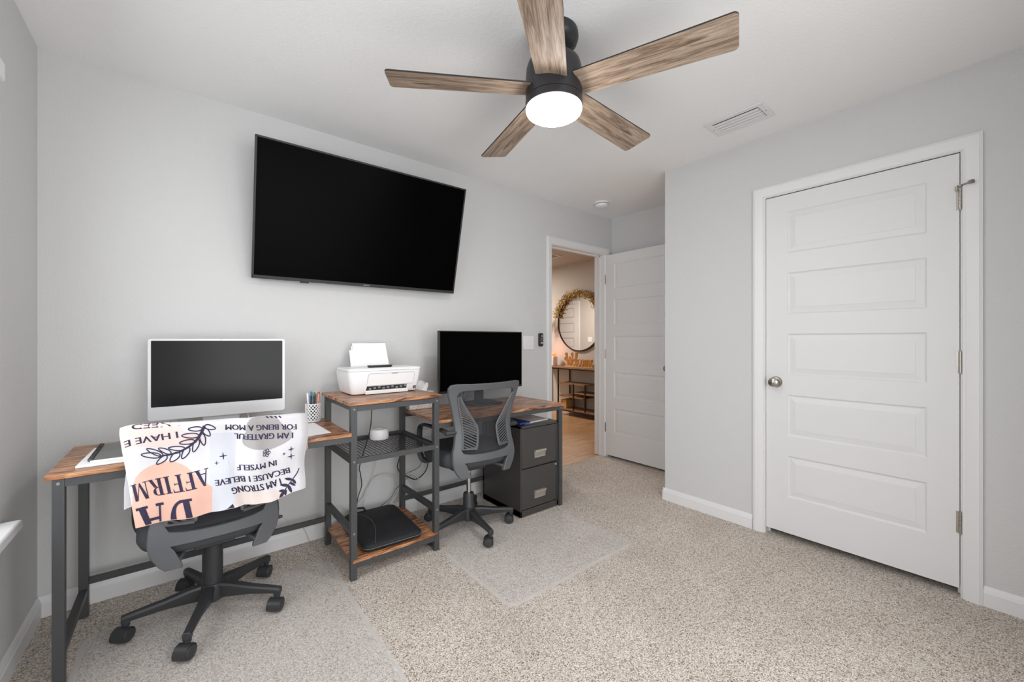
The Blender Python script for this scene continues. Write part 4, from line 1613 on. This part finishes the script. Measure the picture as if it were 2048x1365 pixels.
def rear(u, v):
    p = (CTL * (1 - u) + CTR * u) * (1 - v) + (CBL * (1 - u) + CBR * u) * v
    sag = .012 * (1 - v) * sin(pi * u)          # top line dips between the corners
    y = p.y + .030 * ((u - .5) * 2) ** 2
    y -= .015 * v * sin(2 * pi * (1.9 * u + .15)) + .007 * (.3 + v) * sin(2 * pi * (3.7 * u) + 1.3 * v) + .0045 * sin(9 * v + 5 * u)
    y += .024 * math.exp(-((u - .53 - .05 * v) / .045) ** 2) * (.25 + v)
    y -= .019 * math.exp(-((u - .44) / .05) ** 2) * v
    y -= .016 * math.exp(-((u - .74 + .12 * (1 - v)) / .05) ** 2) * (.6 + .4 * v)
    y += .030 * max(0, (u - .93) / .07) ** 2
    z = p.z + .006 * sin(2 * pi * 2.3 * u + .6) * v - .010 * max(0, (u - .9) / .1) ** 2 * (1 - v) - (.012 * max(0, 1 - u / .08) ** 2) * (1 - v)
    return Vector((p.x + .004 * sin(8 * v) * (u > .5), y, z))


def sheet(u, v, off=0.0):
    """v>=0 hangs behind the chair back, v<0 passes over the top and hangs down the front"""
    if v >= 0:
        p = rear(u, v)
        return Vector((p.x, p.y - off, p.z))
    t = rear(u, 0)
    arc = pi * RT / .345
    w = -v
    if w < arc:
        a = pi * w / arc
        return Vector((t.x, t.y + RT - (RT + off) * cos(a), t.z + (RT + off) * sin(a)))
    d = (w - arc) * .345 * (1 - .50 * u ** 3)
    sx = .5 + (u - .5) * (1 + .06 * min(1, d / .2))
    x = CTL.x + (CTR.x - CTL.x) * sx + (.026 - .030 * u) * min(1, d / .1)
    return Vector((x, t.y + 2 * RT + off + .008 * sin(11 * u + 1) * min(1, d / .1), t.z - d + .004 * sin(5 * u)))


def inside(px, py, cx, cy, rx, ry, wob=0.12, ph=0.0):
    a = math.atan2((py - cy) / ry, (px - cx) / rx)
    r = sqrt(((px - cx) / rx) ** 2 + ((py - cy) / ry) ** 2)
    return r < 1 + wob * sin(3 * a + ph) + wob * .5 * sin(5 * a + 2 * ph)


VMIN = -.98


def cloth_mat(u, vv):
    v = VMIN + (1 - VMIN) * vv
    x, y = chart(u, v)
    if v < -.1:
        return 1 if u > .97 and v > -1.0 else 0
    if inside(x, y, 1480, 310, 235, 190, .10, .5) and y > 120:
        return 3
    if inside(x, y, 560, 1010, 430, 385, .08, 1.0) and x < 965:
        return 1
    if inside(x, y, 380, 330, 450, 130, .14, .3):
        return 2
    if inside(x, y, 1450, 1060, 330, 150, .15, .8) and y > 930:
        return 4
    if 940 < x < 1190 and y > 300:
        return 5
    return 0


bk = MB()
bk.grid(lambda a, b: sheet(a, VMIN + (1 - VMIN) * b), 260, 260, mfn=cloth_mat)


def on_cloth(x, y):
    u, v = unchart(x, y)
    return sheet(min(.995, max(.004, u)), min(.995, max(-.9, v)), .0009)


def ribbon(pts, w, closed=False, taper=False):
    """inked stroke along chart points"""
    P = [Vector(p) for p in pts]
    n = len(P)
    vs, fs = [], []
    for i in range(n):
        t = (P[(i + 1) % n] - P[i - 1]) if closed else (P[min(i + 1, n - 1)] - P[max(i - 1, 0)])
        t.normalize()
        s = Vector((-t.y, t.x))
        ww = w if not isinstance(w, (list, tuple)) else w[0] + (w[1] - w[0]) * i / (n - 1)
        if taper:
            ww = w * max(.12, sin(pi * (i + .25) / (n - .5)))
        vs += [on_cloth(*(P[i] + s * ww / 2)), on_cloth(*(P[i] - s * ww / 2))]
    for i in range(n if closed else n - 1):
        j = (i + 1) % n
        fs.append((2 * i, 2 * i + 1, 2 * j + 1, 2 * j))
    bk.add(vs, fs, 6)


def leaf_outline(cx, cy, ang, L_, wd, sw, fill=False):
    a = radians(ang)
    pts = []
    for k in range(20):
        t = 2 * pi * k / 20
        x, y = (1 - cos(t)) / 2 * L_, sin(t) * wd / 2 * (1 - .25 * cos(t) * -1)
        pts.append((cx + x * cos(a) - y * sin(a), cy + x * sin(a) + y * cos(a)))
    if fill:
        vs = [on_cloth(*p) for p in pts]
        c_ = on_cloth(cx + L_ / 2 * cos(a), cy + L_ / 2 * sin(a))
        bk.add(vs + [c_], [(i, (i + 1) % 20, 20) for i in range(20)], 6)
    else:
        ribbon(pts, sw, closed=True)


def line_text(s, x0, y0, x1, y1, h, bold=0.0):
    """upside-down lettering: starts at (x0,y0) and runs to (x1,y1); letters grow down the chart"""
    vs, fs, w, hh = text2d(s)
    d = Vector((x1 - x0, y1 - y0))
    k = d.length / w
    d.normalize()
    up = Vector((d.y, -d.x))
    if up.y < 0:
        up = -up
    kk = h / hh
    for dx in ((-bold, 0, bold) if bold else (0,)):
        bk.add([on_cloth(*(Vector((x0, y0)) + d * (x * k + dx) + up * (y * kk))) for x, y in vs], fs, 6)


# serif capitals: lists of polygons in a unit-height cell
def bar(x0, y0, x1, y1):
    return [(x0, y0), (x1, y0), (x1, y1), (x0, y1)]


def arc_strip(cx, cy, rx, ry, thin, thick, n=14):
    out = []
    for k in range(n):
        q = []
        for kk in (k, k + 1):
            t = -pi / 2 + pi * kk / n
            th = thin + (thick - thin) * cos(t) ** 1.5 if cos(t) > 0 else thin
            q.append(((cx + rx * cos(t), cy + ry * sin(t)), (cx + max(0, rx - th) * cos(t), cy + (ry - thin) * sin(t))))
        out.append([q[0][0], q[1][0], q[1][1], q[0][1]])
    return out


STEM = [bar(.12, 0, .34, 1), bar(.02, 0, .44, .05), bar(.02, .95, .44, 1)]
GL = {
    'I': (STEM, .50),
    'F': (STEM + [bar(.34, .94, .74, 1), [(.74, 1), (.74, .74), (.66, .94)], bar(.34, .49, .58, .54), [(.60, .40), (.60, .63), (.54, .53)]], .80),
    'R': (STEM + arc_strip(.36, .745, .38, .255, .055, .20) + [[(.42, .50), (.62, .50), (.88, .02), (.66, .02)], bar(.62, 0, .95, .05)], .98),
    'A': ([[(.10, .03), (.17, .03), (.48, .96), (.42, 1)], [(.38, 1), (.54, 1), (.86, .03), (.62, .03)], bar(.20, .25, .68, .305), bar(0, 0, .27, .05), bar(.54, 0, .95, .05)], .96),
    'M': ([bar(.12, 0, .18, 1), bar(.80, 0, 1.02, 1), [(.10, 1), (.34, 1), (.60, .12), (.50, 0)], [(.82, 1), (.88, 1), (.55, .02), (.51, .02)], bar(.02, 0, .30, .05), bar(.72, 0, 1.12, .05)], 1.15),
    'D': (STEM + arc_strip(.34, .5, .56, .5, .055, .23, 18), .98),
}


def clip(uv, ax_, lim, sg):
    out = []
    for i in range(len(uv)):
        a, b = uv[i], uv[(i + 1) % len(uv)]
        ia, ib = sg * (a[ax_] - lim) >= 0, sg * (b[ax_] - lim) >= 0
        if ia:
            out.append(a)
        if ia != ib:
            t = (lim - a[ax_]) / (b[ax_] - a[ax_])
            out.append((a[0] + (b[0] - a[0]) * t, a[1] + (b[1] - a[1]) * t))
    return out


def emit_uv(uv, du=.025, dv=.04):
    """cut an inked shape into small cells so that it follows the folds"""
    if len(uv) < 3:
        return
    u0, u1 = min(p[0] for p in uv), max(p[0] for p in uv)
    for i in range(int(u0 // du), int(u1 // du) + 1):
        col = clip(clip(uv, 0, i * du, 1), 0, (i + 1) * du, -1)
        if len(col) < 3:
            continue
        v0, v1 = min(p[1] for p in col), max(p[1] for p in col)
        for j in range(int(v0 // dv), int(v1 // dv) + 1):
            cell = clip(clip(col, 1, j * dv, 1), 1, (j + 1) * dv, -1)
            if len(cell) > 2:
                bk.add([sheet(u, v, .0011) for u, v in cell], [tuple(range(len(cell)))], 6)


def serif_text(s, x0, y0, x1, y1, h):
    tot = sum(GL[c_][1] for c_ in s)
    d = Vector((x1 - x0, y1 - y0))
    k = d.length / tot
    d.normalize()
    up = Vector((d.y, -d.x))
    if up.y < 0:
        up = -up
    x = 0
    for c_ in s:
        polys, adv = GL[c_]
        for p in polys:
            q = []
            for i in range(len(p)):
                a, b = Vector(p[i]), Vector(p[(i + 1) % len(p)])
                q += [a, a.lerp(b, .5)] if (b - a).length > .4 else [a]
            uv = [unchart(*(Vector((x0, y0)) + d * ((x + a.x) * k) + up * (a.y * h))) for a in q]
            emit_uv(clip(clip(uv, 1, .993, -1), 0, .006, 1))
        x += adv


line_text('FOR BEING A MOM', 1785, 226, 1093, 212, 60, 3.0)
line_text('I AM GRATEFUL', 1745, 318, 1170, 314, 62, 3.0)
line_text('IN MYSELF', 1597, 604, 1213, 648, 60, 3.0)
line_text('BECAUSE I BELIEVE', 1727, 708, 988, 800, 64, 3.0)
line_text('I AM STRONG', 1628, 812, 1150, 895, 70, 3.4)
line_text('I HAVE E', 620, 282, 98, 372, 66, 3.4)
line_text('I NEED', 640, 160, 165, 205, 62, 3.4)
serif_text('AFFIRM', 922, 668, 150, 850, 178)
serif_text('DA', 768, 972, 205, 1090, 560)
# tip of the next big letter at the lower hem
vs = [on_cloth(*p) for p in ((1150, 1064), (1168, 1130), (1130, 1160), (1082, 1158), (1110, 1110))]
bk.add(vs, [(0, 1, 2, 3, 4)], 6)
# large leafy branch
stem = [(440, 548), (540, 532), (640, 500), (735, 442), (800, 385), (840, 325), (866, 270), (884, 222)]
ribbon(stem, [16, 30])
for (bx_, by_), (tx_, ty_), wd in (((460, 545), (268, 530), 56), ((480, 540), (322, 468), 50), ((560, 515), (438, 463), 46), ((700, 462), (533, 460), 44), ((790, 380), (643, 404), 46), ((830, 322), (664, 325), 50), ((862, 250), (728, 256), 44), ((520, 545), (418, 634), 50), ((640, 505), (552, 604), 62), ((735, 448), (668, 568), 56), ((825, 365), (778, 497), 54), ((858, 305), (884, 430), 52), ((876, 252), (938, 330), 54), ((886, 224), (992, 252), 46)):
    leaf_outline(bx_, by_, math.degrees(math.atan2(ty_ - by_, tx_ - bx_)), math.hypot(tx_ - bx_, ty_ - by_), wd, 12)
# small filled sprig low at the edge
ribbon([(1830, 732), (1800, 790), (1750, 850), (1700, 905), (1650, 965)], 11)
for (x, y, an, L_, wd) in ((1745, 850, 200, 75, 30), (1750, 850, 62, 60, 28), (1700, 905, 196, 80, 32), (1700, 905, 70, 95, 32), (1660, 950, 185, 55, 28), (1650, 960, 120, 85, 36), (1720, 880, 40, 70, 26), (1670, 940, 92, 70, 28)):
    leaf_outline(x, y, an, L_, wd, 8, True)
# flower
for k in range(5):
    leaf_outline(1491 + 6 * cos(k * 1.2566), 520 + 6 * sin(k * 1.2566), math.degrees(k * 1.2566) - 90, 40, 34, 7)
# sparkles
for (x, y, r) in ((1070, 552, 40), (1005, 622, 22), (1735, 502, 32), (1668, 545, 18), (1744, 582, 40)):
    for an in (0, 90):
        a = radians(an - 6)
        ribbon([(x - r * cos(a), y - r * sin(a)), (x - .5 * r * cos(a), y - .5 * r * sin(a)), (x, y), (x + .5 * r * cos(a), y + .5 * r * sin(a)), (x + r * cos(a), y + r * sin(a))], 13 if r > 30 else 9, taper=True)
# strokes disappearing over the top edge
for x in (1515, 1555, 1600, 1640):
    ribbon([(x, 150), (x - 22, 128)], 16)
bo = bk.build('blanket', ['cloth', 'cloth_peach', 'cloth_blush', 'cloth_grey', 'cloth_beige', 'cloth_white2', 'ink'], None, fix=False, angle=80)
tag(bo, 'white and peach blanket printed with dark lettering, draped over the chair back', 'blanket')

# ------------------------------------------------------------------ hallway
co = thing('console_table', 'dark metal and wood console table along the hallway wall', 'console table', (0, 0, 0))
m = MB()
m.box(5.14, 5.44, .85, 2.42, .735, .757)
m.build('table_top', 'console_wood', co, bevel=.002)
for (y0, y1, z) in ((1.41, 1.965, .505), (.86, 1.66, .372), (1.44, 1.965, .305), (.86, 1.965, .100)):
    m = MB()
    m.box(5.155, 5.43, y0, y1, z - .018, z)
    m.build('shelf', 'console_wood', co, bevel=.001)
for (y, za, zb_) in ((1.965, 0, .735), (1.64, .10, .505), (1.41, .10, .505), (.865, 0, .735)):
    for x in (5.158, 5.425):
        m = MB()
        m.box(x - .009, x + .009, y - .009, y + .009, max(za, .001) - (.003 if za == 0 else 0), zb_)
        m.build('post', 'console_metal', co, smooth=False)
m = MB()
for x in (5.158, 5.425):
    m.box(x - .008, x + .008, .86, 1.965, .066, .082)
    m.box(x - .008, x + .008, .86, 2.41, .718, .735)
    m.box(x - .009, x + .009, 2.39, 2.408, -.003, .735)
m.build('frame_rail', 'console_metal', co, smooth=False)
m = MB()
m.box(5.20, 5.40, 1.83, 1.955, .1005, .235)
tag(m.build('storage_box', 'card', bevel=.003), 'tan storage box on the bottom shelf of the hallway console table', 'box')

lp = thing('table_lamp', 'small white lamp glowing orange at the end of the hallway console table', 'lamp', (5.30, 2.225, .757))
m = MB()
m.box(-.05, .05, -.055, .055, .0005, .150)
m.build('lamp_base', 'candle_white', lp, bevel=.006)
m = MB()
m.lathe([(.0, .150), (.050, .150), (.054, .165), (.048, .200), (.0, .206)], n=24, cap=False)
m.build('glowing_shade', 'glow', lp)
pd = bpy.data.lights.new('lamp_glow', 'POINT')
pd.energy = 1.1
pd.color = (1.0, .30, .14)
pd.shadow_soft_size = .06
po = bpy.data.objects.new('lamp_glow', pd)
COL.objects.link(po)
po.parent = lp
po.location = (-.02, 0, .27)

mi_ = thing('wall_mirror', 'round wall mirror with a dark rim above the hallway console table', 'mirror', (5.449, 1.765, 1.470))
MR = .458
m = MB()
m.lathe([(MR - .002, .020), (MR - .002, .024), (.0, .024)], n=72, axis='x', cap=False, rot=Matrix.Rotation(pi, 3, 'Z'))
m.build('mirror_glass', 'mirror', mi_, smooth=False)
m = MB()
m.lathe([(MR - .006, .001), (MR - .006, .034), (MR + .012, .034), (MR + .016, .028), (MR + .016, .001)], n=72, axis='x', cap=False, rot=Matrix.Rotation(pi, 3, 'Z'))
m.build('mirror_rim', 'bronze', mi_)

# gold garland over the mirror
ga = thing('garland', 'gold leaf garland draped over the top of the round mirror', 'garland', (5.405, 1.765, 1.470))
m = MB()
st = []
for k in range(33):
    a = radians(14 + 168 * k / 32)
    st.append((-.01, (MR + .010) * cos(a), (MR + .010) * sin(a)))
m.tube(st, .008, 6)
m.build('vine', 'gold', ga)
g1, g2 = MB(), MB()
rng = random.Random(3)
for k in range(2400):
    a = radians(rng.uniform(10, 186))
    r = MR + .010 + rng.gauss(0, .027)
    c_ = Vector((-.015 - abs(rng.gauss(0, .025)), r * cos(a), r * sin(a)))
    d = Vector((rng.uniform(-.8, .2), rng.uniform(-1, 1), rng.uniform(-1, 1))).normalized()
    s = d.cross(Vector((rng.uniform(-1, 1), rng.uniform(-1, 1), rng.uniform(-1, 1)))).normalized()
    L_, w_ = rng.uniform(.020, .036), rng.uniform(.005, .009)
    up_ = d.cross(s)
    (g1 if rng.random() < .6 else g2).add([c_, c_ + d * L_ * .45 + s * w_, c_ + d * L_, c_ + d * L_ * .45 - s * w_, c_ + d * L_ * .45 + up_ * .003], [(0, 1, 4), (1, 2, 4), (2, 3, 4), (3, 0, 4)])
g1.build('gold_leaves', 'gold', ga, fix=False, smooth=False)
g2.build('pale_leaves', 'gold_pale', ga, fix=False, smooth=False)
m = MB()
for k in range(60):
    a0 = rng.uniform(.9, 1.35)
    b0 = Vector((-.02, MR - .0, .02 + rng.uniform(-.08, .05)))
    e = b0 + Vector((rng.uniform(-.03, .0), rng.uniform(.01, .17), rng.uniform(-.22, -.02)))
    mid = b0.lerp(e, .5) + Vector((0, .03, .01))
    m.tube([b0, mid, e], .0016, 4)
m.build('plume', 'pampas', ga)

# Welcome sign
ws = thing('welcome_sign', 'gold wooden Welcome word sign on the hallway console table', 'sign', (5.30, 1.95, .757))
m = MB()
K = .60 / 5.35
strokes = [
    [(.30, 1.35), (.05, 1.15), (.10, .75), (.35, .72), (.42, 1.05), (.35, 1.75), (.22, 1.85), (.15, 1.70), (.35, 1.2), (.52, .45), (.62, .10), (.78, .55), (.92, 1.30), (1.02, .45), (1.12, .08), (1.32, .60), (1.48, 1.65), (1.36, 1.90), (1.28, 1.70), (1.40, 1.40)],
    [(1.18, .42), (1.55, .62), (1.72, .92), (1.55, 1.00), (1.42, .62), (1.48, .18), (1.70, .05), (1.95, .28), (2.25, 1.30), (2.30, 1.85), (2.16, 1.92), (2.06, 1.30), (2.06, .30), (2.20, .06), (2.42, .26)],
    [(2.85, .92), (2.66, 1.0), (2.46, .70), (2.48, .22), (2.70, .05), (2.95, .25), (3.10, .55)],
    [(3.32, 1.0), (3.10, .85), (3.06, .35), (3.24, .05), (3.46, .30), (3.48, .80), (3.32, 1.0), (3.44, .86), (3.66, .90)],
    [(3.66, .95), (3.74, .80), (3.74, .08), (3.80, .65), (3.98, .98), (4.08, .80), (4.08, .08), (4.14, .65), (4.32, .98), (4.44, .78), (4.46, .22), (4.58, .08), (4.70, .30)],
    [(4.66, .42), (4.92, .60), (5.05, .90), (4.90, 1.0), (4.76, .65), (4.82, .18), (5.02, .05), (5.30, .35)],
]
for st in strokes:
    p2 = smooth_path([(0, -x * K, .010 + z * K) for x, z in st], 6)
    m.tube(p2, (.022, .0068), 8, flat=(1, 0, 0))
m.box(-.022, .022, -.60, 0.0, .0005, .008)
m.build('word', 'sign_wood', ws)

hv = thing('hallway_vent', 'white slatted vent in the hallway ceiling seen at the doorway edge', 'air vent', (4.78, 1.72, H))
m = MB()
for (x0, x1, y0, y1) in ((-.09, .09, -.12, -.09), (-.09, .09, .09, .12), (-.09, -.07, -.09, .09), (.07, .09, -.09, .09)):
    m.box(x0, x1, y0, y1, -.010, -.0005)
m.build('vent_frame', 'trim', hv, smooth=False)
for k in range(5):
    m = MB()
    m.obox((-.052 + k * .026, 0, -.010), (.020, .18, .002), Matrix.Rotation(radians(-30), 3, 'Y'))
    m.build('vent_slat', 'trim', hv, smooth=False)
s2 = thing('light_switch', 'white switch plate seen reflected inside the round mirror', 'light switch', (HLX, 3.58, 1.19))
m = MB()
m.box(.0003, .006, -.058, .058, -.058, .058)
m.build('cover_plate', 'white_plastic', s2, bevel=.002)
